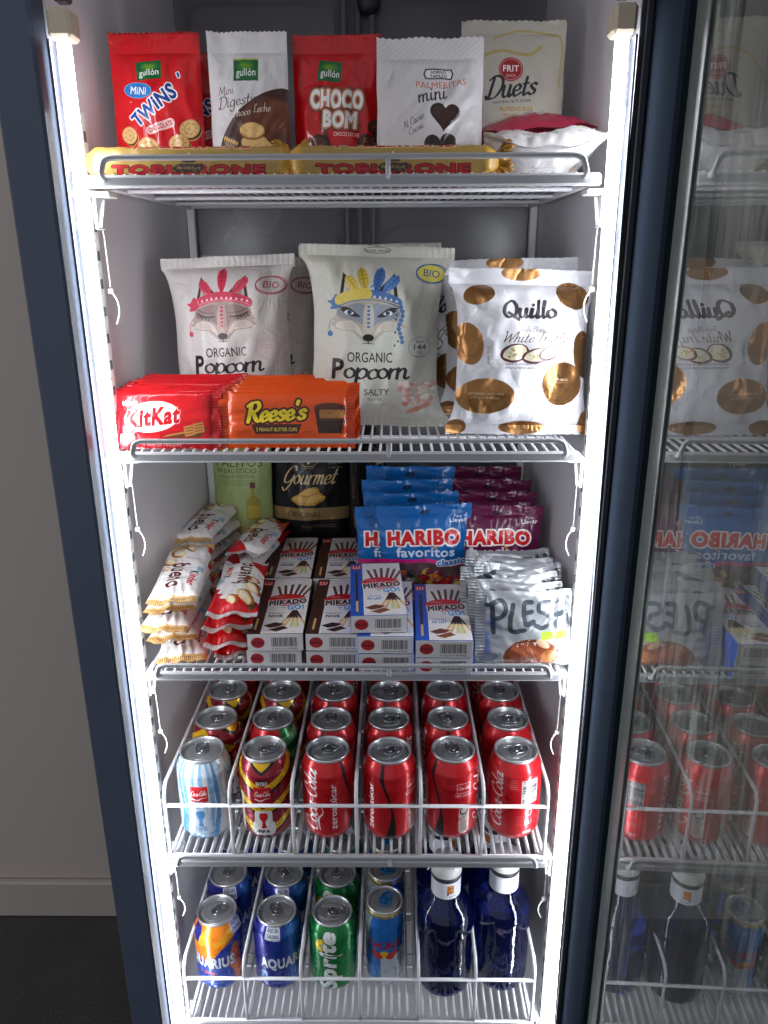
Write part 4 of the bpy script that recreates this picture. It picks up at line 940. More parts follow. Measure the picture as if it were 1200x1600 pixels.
def sheet(name, x, m):
    me = mesh([(x, -.0985, dz0+.081), (x, -DW+.069, dz0+.081), (x, -DW+.069, dz1-.081), (x, -.0985, dz1-.081)], [(0, 1, 2, 3)])
    return link(name, me, m, dr)
sheet('glass_pane', .0, glass_mat('inner_glass', 4.4, (.97, .985, .975, 1), .34))
sheet('glass_pane', .022, glass_mat('outer_glass', 1.6, (.40, .44, .41, 1), 0))
# ------------------------------------------------------------------ wire shelves
M_wire = plain('wire_coating', (226, 226, 230), .40, var=.05, scale=60, bump=.00008, spec=.5)
M_bar = plain('shelf_bar_coating', (164, 165, 168), .42, var=.05, scale=40, bump=.0001)
SW = .2315
def wire_run(x, z, y0, y1, r):
    return smooth_path([(x, y0, z-.0060), (x, y0, z), (x, y1, z), (x, y1, z-.006)], .003, 3)
wire_me = MB().rod(wire_run(0, 0, -.0026, .352, .0015), .0015, 6).me('shelf_wire')
def make_shelf(z, label, D=.352):
    t = thing('wire_shelf', label, 'shelf', (0, 0, z), group='white wire shelves inside the fridge')
    b = MB().box(-SW-.0005, SW+.0005, -.0065, -.0005, -.0058, .0052, .0022)
    link('front_bar', b.me(), M_bar, t)
    for s in (-1, 1): link('side_bar', MB().box(*sorted((s*SW, s*(SW-.005))), .0005, D, -.004, .0035, .0015).me(), M_wire, t)
    link('rear_bar', MB().rod([(-SW+.006, D-.004, 0), (SW-.006, D-.004, 0)], .0028, 8).me(), M_wire, t)
    for y in (.090, .184, .272): link('cross_wire', MB().rod([(-SW+.005, y, -.0012), (SW-.005, y, -.0012)], .0022, 7).me(), M_wire, t)
    n = 43
    for i in range(n):
        o = link('wire', wire_me, M_wire, t); o.location = (-.2205+i*.441/(n-1), 0, .0052)
    gy = -.014
    g = MB().rod(smooth_path([(-.2165, -.004, .001), (-.2165, gy, .004), (-.2125, gy, .0165), (-.206, gy, .0185), (.206, gy, .0185), (.2125, gy, .0165), (.2165, gy, .004), (.2165, -.004, .001)], .006, 4), .0026, 8)
    g.rod([(.040, gy, .0185), (.040, gy+.001, .006), (.040, -.004, .001)], .0024, 7)
    link('guard_rail', g.me(), M_bar, t)
    return t
shelves = [make_shelf(Z1, 'top wire shelf carrying the biscuit bags and foil wrapped chocolate bars')]
for z, l in ((Z2, 'second wire shelf from the top, carrying popcorn bags, crisps and bar stacks'), (Z3, 'middle wire shelf carrying chocolate cartons, gummy bags and nut bags'),
             (Z4, 'wire shelf under the rack of red cola cans'), (Z5, 'lowest wire shelf, under the rack of soft drink cans and blue bottles')):
    shelves.append(dup(shelves[0], (0, 0, z), label=l))
# ------------------------------------------------------------------ lane racks for the cans
LX = [-.2265, -.1495, -.0755, .0005, .0770, .1510, .2265]
def make_rack(z, label):
    t = thing('can_rack', label, 'rack', (0, 0, z), group='white wire lane racks')
    R = .0019
    link('bottom_wire', MB().rod([(-.2265, -.0035, .0105), (.2265, -.0035, .0105)], .0027, 8).me(), M_wire, t)
    link('front_wire', MB().rod([(-.2265, -.0035, .084), (.2265, -.0035, .084)], .0022, 8).me(), M_wire, t)
    for i, x in enumerate(LX):
        zt = .110; e = i in (0, 6)
        P = [(x, -.003, -.004 if e else .0095), (x, -.003, zt-.010), (x, .006, zt), (x*.99, .335, zt), (x*.99, .335, .012)]
        link('divider', MB().rod(smooth_path(P, .007, 4), .0024 if e else .0022, 8).me(), M_wire, t)
        link('divider_floor_wire', MB().rod([(x, .000, .0112), (x*.99, .335, .0112)], .0017, 6).me(), M_wire, t)
    me = MB().rod([(0, -.0015, 0), (0, .335, 0)], .0017, 6).me('floor_wire')
    n = 43
    for i in range(n):
        x = -.2205+i*.441/(n-1)
        if min(abs(x-q) for q in LX) < .0035: continue
        o = link('floor_wire', me, M_wire, t); o.location = (x, 0, .0112)
    for y in (.10, .22, .333): link('cross_wire', MB().rod([(-.224, y, .0088), (.224, y, .0088)], .0017, 6).me(), M_wire, t)
    return t
rackA = make_rack(Z4, 'six lane wire rack holding the cola cans')
rackB = dup(rackA, (0, 0, Z5), label='six lane wire rack holding orange, blue and green cans and blue bottles')
M_rackfloor = M_wire
RF = .0128          # rack floor above the shelf height
# ------------------------------------------------------------------ cable ties
M_tie = plain('nylon', (226, 226, 222), .4, var=.03)
def tie_mesh(sx):
    m = MB().rod([(-sx*.004, 0, .088), (-sx*.0005, 0, .05), (0, 0, .004)], .0008, 6)
    m.box(-.0028, .0028, -.002, .002, -.0025, .0025, .0008)
    m.rod(smooth_path([(0, 0, 0), (sx*.006, -.001, -.008), (sx*.007, 0, -.020), (sx*.002, .001, -.032)], .006, 4), .0009, 6)
    return m.me('tie')
tm = {1: tie_mesh(1), -1: tie_mesh(-1)}
for sx, x, side in ((1, -.238, 'left'), (-1, .242, 'right')):
    for z, where in ((-.024, 'under the top shelf'), (-.277, 'under the second shelf'), (-.537, 'beside the cola cans'), (-.792, 'beside the lowest rack')):
        o = link('cable_tie', tm[sx], M_tie); o.location = (x, .040, z)
        tag(o, f'small white cable tie on the {side} wall {where}', 'cable tie', 'white cable ties on the fridge walls')
# ------------------------------------------------------------------ film packets
def pnoise(u, v, fu, fv, seed):
    r = random.Random(seed); out = np.zeros_like(u)
    for k in range(5):
        a = fu*(.6+r.random()*1.1); b = fv*(r.random()*2-1)*1.4; out += np.sin(2*PI*(a*u+b*v)+r.random()*6.28+.8*np.sin(2*PI*(b*u*.7+a*v*.5)+r.random()*6))/(1+k*.35)
    return out/2.2
def packet(name, label, cat, group, art, w, h, t, mat=None, seal=(.012, .012), pu=2.4, pv=2.6, flat=1., wr=.0012, lump=.0015, seed=0, horiz=False,
           shape=None, taper=.03, ridge='h', nx=34, ny=40, zig=.0012, base=False, wave=.002, side_fin=0, parts=('top_seal', 'bottom_seal'), rough=.35, bump=.0011, crease=30):
    """film packet standing on z=0, facing -Y. w across and h up as displayed; horiz: the crimped seals are left and right"""
    root = thing(name, label, cat, group=group)
    if mat is None: mat = art_mat(name+'_film', art, rough, bump, crease=crease)
    L, B = (w, h) if horiz else (h, w)        # L: seal to seal
    s0, s1 = seal; U, V = np.meshgrid(np.linspace(0, 1, nx), np.linspace(0, 1, ny))
    def place(a, b, y, tt=None):
        # a across -B/2..B/2, b along 0..L
        if horiz: X, Z = b-L/2, B/2-a
        else: X, Z = a, b
        u, v = (X/w+.5), Z/h
        P = np.stack([X, y, Z], -1)
        if shape is not None: P = shape(P, w, h)
        return P.reshape(-1, 3), np.stack([u, v], -1).reshape(-1, 2)
    def wavef(u, v): return wave*pnoise(u, v*0, 1.6, 0, seed+5)*(np.clip(1.2-v*1.2, 0, 1)**3+np.clip(1.2*v-.2, 0, 1)**3)
    side = np.clip(1-np.abs(2*U-1)**pu, 0, 1)**(.75*flat)
    if base: ramp = np.clip(1-V**pv, 0, 1)**.7*np.clip(V/.03+.35, 0, 1)
    else: ramp = np.clip(1-np.abs(2*V-1)**pv, 0, 1)**(.6*flat)
    T = t/2*side*ramp
    edge = np.exp(-V/.13)+np.exp(-(1-V)/.13); mask = np.clip(side*1.6, 0, 1)*np.clip(ramp*2.0, 0, 1)
    pull = 1-taper*ramp+taper*.6*(np.abs(2*V-1)**6)
    sidewob = 1+.012*pnoise(V, U*0, 2.2, 0, seed+9)*ramp
    A_ = (U-.5)*B*pull*sidewob; Bv = s0+V*(L-s0-s1)
    faces = []; verts = []; uvs = []
    for sgn in (-1, 1):
        dn = wr*1.25*pnoise(U, V, 5.5, .5, seed+(3 if sgn > 0 else 0))*edge*mask - wr*1.1*np.abs(pnoise(U, V, 2.2, 2.4, seed+11+sgn))**.7*mask + lump*pnoise(U, V, 1.1, 1.3, seed+21+sgn)*mask
        y = sgn*(T+dn*1.0)+wavef(U, V); 
        P, q = place(A_, Bv, y); verts.append(P); uvs.append(q); n = (0 if sgn < 0 else nx*ny)
        for j in range(ny-1):
            for i in range(nx-1):
                f = (n+j*nx+i, n+j*nx+i+1, n+(j+1)*nx+i+1, n+(j+1)*nx+i); flip = (sgn > 0) ^ horiz; faces.append(f[::-1] if flip else f)
    me = mesh(np.concatenate(verts), faces, True, np.concatenate(uvs), name)
    link('pouch', me, mat, root)
    # crimped seals
    for k, (sl, nm) in enumerate(((s0, parts[1]), (s1, parts[0]))):
        if sl <= 0: continue
        m_ = 13 if ridge == 'h' else 5; nn = nx if ridge == 'h' else nx*3
        u, v = np.meshgrid(np.linspace(0, 1, nn), np.linspace(0, 1, m_)); vb = v if k == 0 else v
        zz = (np.where(np.arange(nn) % 2 == 0, zig, 0))[None, :]
        if k == 0: b = v*sl-zz*(1-v); Vv = u*0
        else: b = L-sl+v*sl+zz*v; Vv = u*0+1
        rg = .00035*np.sin(v*PI*11) if ridge == 'h' else .00045*np.sin(np.arange(nn)*PI*.5)[None, :]
        outer = (1-v) if k == 0 else v
        y = wavef(u, Vv)*(1+.6*outer)+rg+.0012*pnoise(u, v, 2.6, .8, seed+31+k)*outer
        a = (u-.5)*B*(1+taper*.6)
        th = .0004
        F, q = place(a, b, y-th/2); G, q2 = place(a, b, y+th/2); n = nn*m_; fs = []
        for j in range(m_-1):
            for i in range(nn-1):
                f = (j*nn+i, j*nn+i+1, (j+1)*nn+i+1, (j+1)*nn+i); f = f[::-1] if horiz else f; fs.append(f); fs.append(tuple(x+n for x in f[::-1]))
        link(nm, mesh(np.concatenate([F, G]), fs, True, np.concatenate([q, q2]), nm), mat, root)
    return root
def pose(o, loc, rx=0, ry=0, rz=0):
    o.location = loc; o.rotation_euler = (math.radians(rx), math.radians(ry), math.radians(rz)); return o
def again(o, loc, rx=0, ry=0, rz=0, label=None, group=None):
    return pose(dup(o, label=label, group=group), loc, rx, ry, rz)
SEALS_H = ('right_seal', 'left_seal')
z1 = Z1+.0052
# ---- top shelf
TB = 'biscuit bags standing on the top shelf'
o = packet('biscuit_bag', 'red bag of mini sandwich biscuits at the left end of the top shelf', 'biscuit bag', TB, art_twins(), .089, .138, .042, seal=(0, .018), base=True, pv=2.2, seed=2, ridge='h', wr=.0030, taper=.0, rough=.22, parts=('top_fold', 'x'))
pose(o, (-.190, .095, z1), -3, 0, 0)
o = packet('biscuit_bag', 'white and brown bag with round biscuits printed on it, second on the top shelf', 'biscuit bag', TB, art_digestive(), .078, .138, .040, seal=(0, .018), base=True, pv=2.2, seed=5, wr=.0020, taper=0, rough=.4, parts=('top_fold', 'x'))
pose(o, (-.0985, .095, z1), -3, 0, 0)
o = packet('biscuit_bag', 'red chocolate ball bag between the white and brown bag and the white heart bag', 'biscuit bag', TB, art_choco(), .088, .137, .044, seal=(0, .016), base=True, pv=2.0, seed=8, wr=.0036, taper=0, rough=.2, parts=('top_fold', 'x'))
pose(o, (-.0115, .108, z1), -2, 0, -2)
o = packet('biscuit_bag', 'white bag with two dark heart shaped biscuits on it, top shelf', 'biscuit bag', TB, art_palm(), .103, .128, .046, seal=(0, .018), base=True, pv=2.4, seed=12, wr=.0030, taper=.0, rough=.32, parts=('top_fold', 'x'), lump=.002)
pose(o, (.0805, .078, z1), -4, 0, 1)
o = packet('snack_bag', 'cream nut bag standing at the back of the top shelf on the right', 'snack bag', None, art_duets(), .110, .163, .036, seal=(0, .012), base=True, pv=2.4, seed=14, wr=.002, taper=0, rough=.38, parts=('top_fold', 'x'))
pose(o, (.172, .165, z1), -2, 0, 1)
back = packet('biscuit_bag', 'red biscuit bag half hidden behind the first two bags of the top shelf', 'biscuit bag', None, art_twins(), .089, .134, .040, seal=(0, .018), base=True, pv=2.2, seed=3, taper=0, rough=.25, parts=('top_fold', 'x'))
pose(back, (-.166, .160, z1), -2, 0, 0)
def sag(P, w, h):
    P = P.copy(); P[..., 1] += .010*np.sin(P[..., 2]/h*PI)+.004*np.sin(P[..., 0]/w*5); return P
o = packet('biscuit_bag', 'pink red biscuit bag lying flat under the cream nut bag', 'biscuit bag', None, art_pink_bag(), .128, .150, .046, seal=(.012, .012), seed=17, shape=sag, wr=.002, rough=.25)
pose(o, (.184, .255, z1+.031), 82, 0, 4)
def sag2(P, w, h):
    P = P.copy(); x = P[..., 0]/w; P[..., 1] += -.006*np.cos(x*PI)+.012*x*x*4*.6; P[..., 2] += 0; return P
o = packet('snack_bag', 'white bag lying on its side at the right end of the top shelf', 'snack bag', None, art_white_bag(), .116, .14, .050, seal=(.016, .012), seed=19, shape=sag2, wr=.0026, lump=.003, rough=.28, zig=0)
pose(o, (.1930, .150, z1+.0235), 88, 0, -3)
# wrapped triangular chocolate bars
def tri_bar(name, label, group, art, Lx=.196, s=.030):
    root = thing(name, label, 'chocolate bar', group=group); nx = 90; prof = [(-.016, .0), (-.0175, .004), (-.0155, .012), (-.0125, .020), (-.0095, .026), (-.004, .0285), (.002, .028), (.008, .020), (.013, .010), (.0165, .002), (.016, 0)]
    m = len(prof); V = []; UV = []; q = random.Random(hash(label) % 97 if False else len(label))
    for i in range(nx):
        x = -Lx/2+Lx*i/(nx-1); e = min(i, nx-1-i)/(nx-1)*Lx; k = min(1, (e/.012))**.6; br = 1+.010*math.sin(x*2*PI/.0165)*k
        for j, (y, z) in enumerate(prof):
            jit = .0012*(1-k)*math.sin(i*1.9+j*1.3)+.0004*math.sin(i*.7+j*2.1)
            V.append((x, y*(.18+.82*k)*br+jit, .014+(z-.014)*(.28+.72*k)*br+jit)); UV.append((i/(nx-1), min(1, max(0, z/.0285))))
    F = [(i*m+j, (i+1)*m+j, (i+1)*m+j+1, i*m+j+1) for i in range(nx-1) for j in range(m-1)]+[(i*m+m-1, (i+1)*m+m-1, (i+1)*m, i*m) for i in range(nx-1)]
    F = [f[::-1] for f in F]
    mat = art_mat(name+'_film', art, .34, .0007)
    link('wrapper', mesh(V, F, True, UV), mat, root)
    gold = M_gold
    for sx in (-1, 1):
        V = []; F = []; a, b = 22, 9
        for j in range(b):
            for i in range(a):
                t = j/(b-1); z = i/(a-1); w_ = 1+.5*t
                V.append((sx*(Lx/2-.004+.016*t+.0025*math.sin(i*2.3)*t), .0045*math.sin(i*1.55+j*.3)*t*1.2+.002*math.sin(i*.7)*t, .014+(z-.5)*.029*w_*(.45+.55*min(1, t*1.6))+.001*math.sin(i+j)))
        for j in range(b-1):
            for i in range(a-1): F.append((j*a+i, j*a+i+1, (j+1)*a+i+1, (j+1)*a+i))
        me = mesh(V, F, True); o = link('foil_end', me, gold, root); sd = o.modifiers.new('thickness', 'SOLIDIFY'); sd.thickness = .0003
    return root
M_gold = plain('gold_foil', (196, 146, 66), .3, metal=.55, var=.12, scale=60, bump=.0006)
TBG = 'gold wrapped triangular chocolate bars along the top shelf edge'
tb = tri_bar('chocolate_bar', 'gold wrapped triangular chocolate bar at the front left of the top shelf', TBG, art_toblerone()); pose(tb, (-.1420, .020, z1), 0, 0, 0); tb.scale = (1, 1, .90)
again(tb, (.0440, .019, z1), 0, 0, .8, 'gold wrapped triangular chocolate bar at the front of the top shelf, right of its twin')
again(tb, (-.150, .052, z1+.001), 0, 0, .6, 'gold wrapped triangular chocolate bar in the row behind, left side of the top shelf')
again(tb, (.046, .051, z1+.001), 0, 0, -.6, 'gold wrapped triangular chocolate bar in the row behind, middle of the top shelf')

# ---- second shelf
z2 = Z2+.0052
POPG = 'popcorn bags on the second shelf'
def lean(k, p=2):
    def f(P, w, h):
        P = P.copy(); P[..., 1] += k*(P[..., 2]/h)**p; return P
    return f
pl = packet('popcorn_bag', 'white popcorn bag with a closed-eyed fox in red feathers, behind the red wafer bars', 'popcorn bag', POPG, popcorn_art(False), .147, .188, .074, seal=(.010, .011), seed=31, ridge='v', wr=.0042, lump=.0036, shape=lean(.012), taper=.10, rough=.40, bump=.0020, crease=24, wave=.004)
pose(pl, (-.140, .152, z2), -3, -2.2, -2)
again(pl, (-.118, .222, z2), -4, 1, 0, 'white popcorn bag standing behind the one with the red feather headband')
pr = packet('popcorn_bag', 'cream popcorn bag with a fox in blue and yellow feathers, middle of the shelf', 'popcorn bag', POPG, popcorn_art(True), .160, .197, .080, seal=(.010, .011), seed=37, ridge='v', wr=.0046, lump=.0040, shape=lean(.010), taper=.13, rough=.38, bump=.0020, crease=24, wave=.005)
pose(pr, (.0225, .120, z2+.001), -3, 1.8, 3)
again(pr, (.020, .200, z2+.004), -3, -1, 0, 'cream popcorn bag standing behind the one with the blue and yellow headband')
QG = 'white crisp bags with bronze spots'
qa = art_quillo()
qm = art_mat('crisp_bag_film', qa, .30, .0020, crease=22)
qu = packet('crisp_bag', 'white crisp bag with bronze spots in front, at the right end of the second shelf', 'crisp bag', QG, qa, .152, .172, .072, mat=qm, seal=(.010, .016), seed=43, ridge='h', wr=.0052, lump=.0048, shape=lean(.006), taper=.09, zig=.0006, wave=.003)
pose(qu, (.1800, .062, z2+.003), -7, 1.5, 5)
again(qu, (.1765, .128, z2+.013), -6, -1.0, 0, 'white crisp bag with bronze spots right behind the front one')
q3 = again(qu, (.092, .175, z2+.003), -4, 0, -38, 'white crisp bag with bronze spots turned sideways between popcorn and crisps')
# red wafer bars
KG = 'red chocolate wafer bars in a leaning row'; ka = art_kitkat(); km = art_mat('wafer_bar_film', ka, .22, .0008)
def fingers(P, w, h):
    P = P.copy(); x = P[..., 2]/h*4; P[..., 1] *= (.92+.08*np.abs(np.sin(x*PI)))*1.0; return P
kk = packet('wafer_bar', 'red chocolate wafer bar at the very front of the leaning red row', 'chocolate bar', KG, ka, .116, .060, .0088, mat=km, seal=(.009, .009), horiz=True, seed=51, pu=8, pv=14, shape=fingers, taper=.02, ridge='v', wr=.0008, lump=.0004, nx=30, ny=40, parts=SEALS_H, wave=.0015)
ORD = ['second', 'third', 'fourth', 'fifth', 'sixth', 'seventh', 'eighth', 'ninth', 'tenth']
pose(kk, (-.190, .0065, z2), -20, 0, -1.5)
for i in range(8):
    again(kk, (-.187+.0012*i+random.uniform(-.001, .001), .0065+.0128*(i+1), z2+.0004+random.uniform(0, .0022)), -22+1.2*(i+1)+random.uniform(-1.5, 1.5), random.uniform(-1, 1), -1.5+random.uniform(-1, 1), f'red chocolate wafer bar, {ORD[i]} from the front of the leaning red row')
REG = 'orange peanut butter cup packs in a leaning row'; ra = art_reese(); rm = art_mat('cup_pack_film', ra, .22, .0007)
re_ = packet('chocolate_cup_pack', 'orange peanut butter cup pack at the very front of the orange row', 'chocolate pack', REG, ra, .138, .0585, .0125, mat=rm, seal=(.009, .008), horiz=True, seed=57, pu=5, pv=10, taper=.02, ridge='v', wr=.0009, lump=.0006, parts=SEALS_H, wave=.0015)
pose(re_, (-.0640, .010, z2), -15, 0, 1)
for i in range(6):
    again(re_, (-.0630+random.uniform(-.0015, .0015), .010+.0168*(i+1), z2+.0004+random.uniform(0, .0018)), -16+1.1*(i+1)+random.uniform(-1.5, 1.5), random.uniform(-.8, .8), 1+random.uniform(-1, 1), f'orange peanut butter cup pack, {ORD[i]} from the front of the orange row')
# ---- middle shelf
z3 = Z3+.0052
def center(extra=None):
    def f(P, w, h):
        P = P.copy(); P[..., 2] -= h/2
        if extra: P = extra(P, w, h)
        return P
    return f
def bumps(P, w, h):
    P = P.copy(); x = P[..., 0]/w; P[..., 1] *= .88+.12*np.abs(np.sin(x*PI*6)); return P
BW, BM = 'white chocolate hazelnut bars', 'milk chocolate hazelnut bars'
aw, am_ = art_bueno(True), art_bueno(False)
mw = art_mat('white_bar_film', aw, .24, .0014); mm_ = art_mat('milk_bar_film', am_, .24, .0014)
b1 = packet('hazelnut_bar', 'white chocolate hazelnut bar on top of the front left stack', 'chocolate bar', BW, aw, .158, .055, .020, mat=mw, seal=(.011, .011), horiz=True, seed=61, pu=3.2, pv=8, shape=center(bumps), taper=.02, ridge='v', wr=.0012, lump=.0010, parts=SEALS_H, wave=.0022)
b2 = packet('hazelnut_bar', 'milk chocolate hazelnut bar with a red end, on top of the front right bar stack', 'chocolate bar', BM, am_, .158, .055, .020, mat=mm_, seal=(.011, .011), horiz=True, seed=67, pu=3.2, pv=8, shape=center(bumps), taper=.02, ridge='v', wr=.0012, lump=.0010, parts=SEALS_H, wave=.0022)
def stack(src, n, x, y, h, rz, name, zt, tiltx=0, top=None, dh=.0182):
    for i in range(n):
        last = (i == n-1)
        o = src if (last and top is None) else dup(src)
        yy = y+random.uniform(-.004, .004)+(0 if last else .006); xx = x+random.uniform(-.004, .004)
        pose(o, (xx, yy, z3+.0095+i*dh), -90+tiltx+random.uniform(-3, 3), random.uniform(-3, 3), rz+(0 if last else random.uniform(-7, 7)))
        if not (last and top is None):
            o['label'] = top if last else f'{name}, {["lowest", "second from the bottom", "third from the bottom", "fourth from the bottom", "fifth from the bottom"][i]} of the {zt}'
stack(b1, 5, -.208, .082, 0, -85, 'white chocolate hazelnut bar', 'front left stack')
stack(b2, 4, -.1420, .082, 0, 94, 'milk chocolate hazelnut bar', 'front right bar stack')
stack(b1, 5, -.2135, .268, 0, -96, 'white chocolate hazelnut bar', 'rear left stack', top='white chocolate hazelnut bar on top of the rear left stack')
stack(b2, 4, -.1460, .262, 0, -96, 'milk chocolate hazelnut bar', 'rear right bar stack', top='milk chocolate hazelnut bar on top of the rear right bar stack')
# breadsticks and gourmet crisps at the back
o = packet('breadstick_bag', 'green bag of breadsticks with an oil bottle printed on it, at the back', 'snack bag', None, art_palitos(), .088, .200, .034, seal=(.010, .012), seed=71, ridge='h', rough=.5, shape=lean(.004), wr=.0014)
pose(o, (-.178, .330, z3), -2, 0, 0)
ga = art_gourmet(); gm = art_mat('black_crisp_film', ga, .34, .0006)
o = packet('crisp_bag', 'black and gold crisp bag in front of the other black bag, behind the dark cartons', 'crisp bag', 'black and gold crisp bags', ga, .117, .200, .044, mat=gm, seal=(.010, .012), seed=73, ridge='h', wr=.0022, lump=.0024, shape=lean(.006))
pose(o, (-.078, .332, z3), -4, 0, -1)
again(o, (.0180, .318, z3), -2, 2, 72, 'black crisp bag at the back, mostly hidden behind the blue gummy bags')
# cartons
def carton(name, label, group, noir):
    W_, L_, H_ = .0625, .150, .0215
    root = thing(name, label, 'carton', group=group)
    fa = _ct[noir]
    me = MB().box(-W_/2, W_/2, 0, L_, 0, H_, .0006).me('carton')
    l = me.uv_layers.new(name='UVMap'); me.materials.append(fa[1]); me.materials.append(fa[0]); me.materials.append(fa[2])
    for p in me.polygons:
        n = p.normal; mi = 1 if n.z > .9 else (0 if abs(n.y) > .9 else 2)
        p.material_index = mi; p.use_smooth = False
        for li in p.loop_indices:
            c = me.vertices[me.loops[li].vertex_index].co
            if mi == 1: uv = (c.x/W_+.5, c.y/L_)
            elif mi == 0: uv = (c.x/W_+.5, c.z/H_)
            else: uv = (c.y/L_, c.z/H_)
            l.data[li].uv = uv
    link('carton_body', me, None, root)
    # end flap seam and top edge fold
    link('end_flap', MB().box(-W_/2+.0012, W_/2-.0012, -.0005, -.0001, .0010, H_-.0012).me(), fa[3], root)
    me2 = root.children[-1].data; l = me2.uv_layers.new(name='UVMap')
    for p in me2.polygons:
        for li in p.loop_indices:
            c = me2.vertices[me2.loops[li].vertex_index].co; l.data[li].uv = (c.x/W_+.5, c.z/H_)
    return root
end_mat = art_mat('carton_end_print', mikado_end(), .42, 0)
_ct = {}
for noir in (True, False):
    fm = art_mat('carton_front_dark' if noir else 'carton_front_milk', mikado_front(noir), .40, 0)
    sm = plain('carton_side_dark' if noir else 'carton_side_milk', (62, 34, 28) if noir else (38, 84, 180), .45)
    _ct[noir] = (fm, plain('carton_board_'+('a' if noir else 'b'), (226, 223, 222), .5), sm, end_mat)
ND, NM = 'cartons of dark chocolate biscuit sticks', 'blue striped cartons of milk chocolate biscuit sticks'
cd_ = carton('biscuit_stick_carton', 'dark striped biscuit stick carton, front left, upper of its stack', ND, True)
pose(cd_, (-.0860, .003, z3+.0218), 0, 0, 1.6)
for x, y, k, rz, lb in ((-.0885, .006, 0, 0, 'front left, lower of its stack'), (-.0215, .003, 1, -.6, 'front, upper of the stack beside the blue cartons'), (-.0215, .004, 0, .6, 'front, lower of the stack beside the blue cartons'),
                        (-.0930, .158, 1, 1.5, 'upper of the rear left stack'), (-.0935, .160, 0, 0, 'lower of the rear left stack'), (-.0275, .157, 1, .5, 'upper of the rear stack behind the black crisp bag side, next to the gummy bags'), (-.0280, .160, 0, 0, 'lower of the rear stack next to the gummy bags')):
    again(cd_, (x, y, z3+.0218*k), 0, 0, rz, 'dark striped biscuit stick carton, '+lb.replace(' behind the black crisp bag side,', ''))
cm_ = carton('biscuit_stick_carton', 'blue striped biscuit stick carton lying topmost of all cartons', NM, False)
pose(cm_, (.0290, .004, z3+.0438), 0, 0, 3.0)
for x, y, k, rz, lb in ((.0360, -.003, 1, -.5, 'directly under the topmost carton'), (.0370, -.002, 0, 0, 'lowest, beneath the topmost carton stack'), (.1000, -.012, 1, -.8, 'upper of the stack beside the silver nut bags'), (.1000, -.010, 0, .4, 'lower of the stack beside the silver nut bags')):
    again(cm_, (x, y, z3+.0218*k), 0, 0, rz, 'blue striped biscuit stick carton, '+lb)
# gummy bags
def tilt_top(P, w, h): return P
GB, GM2 = 'blue gummy sweet bags', 'maroon gummy sweet bags'
ha, hm = art_haribo(True), art_haribo(False)
hb_m = art_mat('blue_gummy_film', ha, .22, .0014, crease=30); hm_m = art_mat('maroon_gummy_film', hm, .24, .0014, crease=30)
def lumpy(P, w, h):
    P = P.copy(); u, v = P[..., 0]/w, P[..., 2]/h; m = np.clip((.45-v)*4, 0, 1); P[..., 1] += .0025*m*np.sin(u*38+3*v)*np.sin(v*52+u*6); return P
hb = packet('gummy_bag', 'blue gummy bag in front of the blue ones, showing sweets in its clear window', 'sweet bag', GB, ha, .120, .135, .030, mat=hb_m, seal=(.008, .012), seed=81, ridge='h', wr=.0030, lump=.0024, shape=lumpy, pv=3)
pose(hb, (.0880, .172, z3+.001), -2, -1.5, 1)
for k, (x, y, zz, ry, rz, lb) in enumerate(((.074, .200, .0, -2, -3, 'second from the front'), (.064, .226, .002, 0, 2, 'third from the front'), (.066, .256, .004, 1, 0, 'rearmost, right under the second shelf'))):
    again(hb, (x, y, z3+zz), -3, ry, rz, 'blue gummy bag, '+lb).scale = (1, 1, 1.06+.06*k)
again(hb, (.0560, .190, z3-.006), -2, 0, 6, 'blue gummy bag peeking out to the left of the front one')
hr = packet('gummy_bag', 'maroon gummy bag in front of the maroon ones, right of the blue bag', 'sweet bag', GM2, hm, .118, .133, .028, mat=hm_m, seal=(.008, .012), seed=87, ridge='h', wr=.0026, lump=.0022, shape=lumpy, pv=3)
pose(hr, (.178, .178, z3), -2, 0, 0)
for k, (x, y, zz, ry, rz, lb) in enumerate(((.175, .212, .001, 0, 1, 'second from the front'), (.172, .247, .002, .6, -1, 'third from the front'), (.166, .284, .003, 0, 1, 'rearmost, highest in view'))):
    again(hr, (x, y, z3+zz), -2, ry, rz, 'maroon gummy bag, '+lb).scale = (1, 1, 1.05+.05*k)
# silver nut bags
PG = 'silver nut bags in a leaning row'; pa = art_plesh(); pm = art_mat('silver_nut_film', pa, .32, .0013, crease=30)
ps = packet('nut_bag', 'silver bag with a chocolate almond on it, at the front of the silver row', 'nut bag', PG, pa, .106, .086, .020, mat=pm, seal=(.011, .008), horiz=True, seed=91, pu=2.6, pv=4, taper=.04, ridge='v', wr=.0026, lump=.0022, parts=SEALS_H, wave=.0035)
pose(ps, (.1900, .011, z3+.0005), -12, 0, 1)
for i, (dx, dy, rx, rz) in enumerate(((-.007, .019, -18, -3), (-.002, .036, -13, 3), (-.012, .053, -22, -2), (.001, .069, -14, 5), (-.008, .087, -22, -5), (.004, .106, -28, 7))):
    again(ps, (.1900+dx, .011+dy, z3+.001+i*.0012), rx, random.uniform(-4, 4), 1+rz, f'silver nut bag, {ORD[i]} from the front of the silver row')

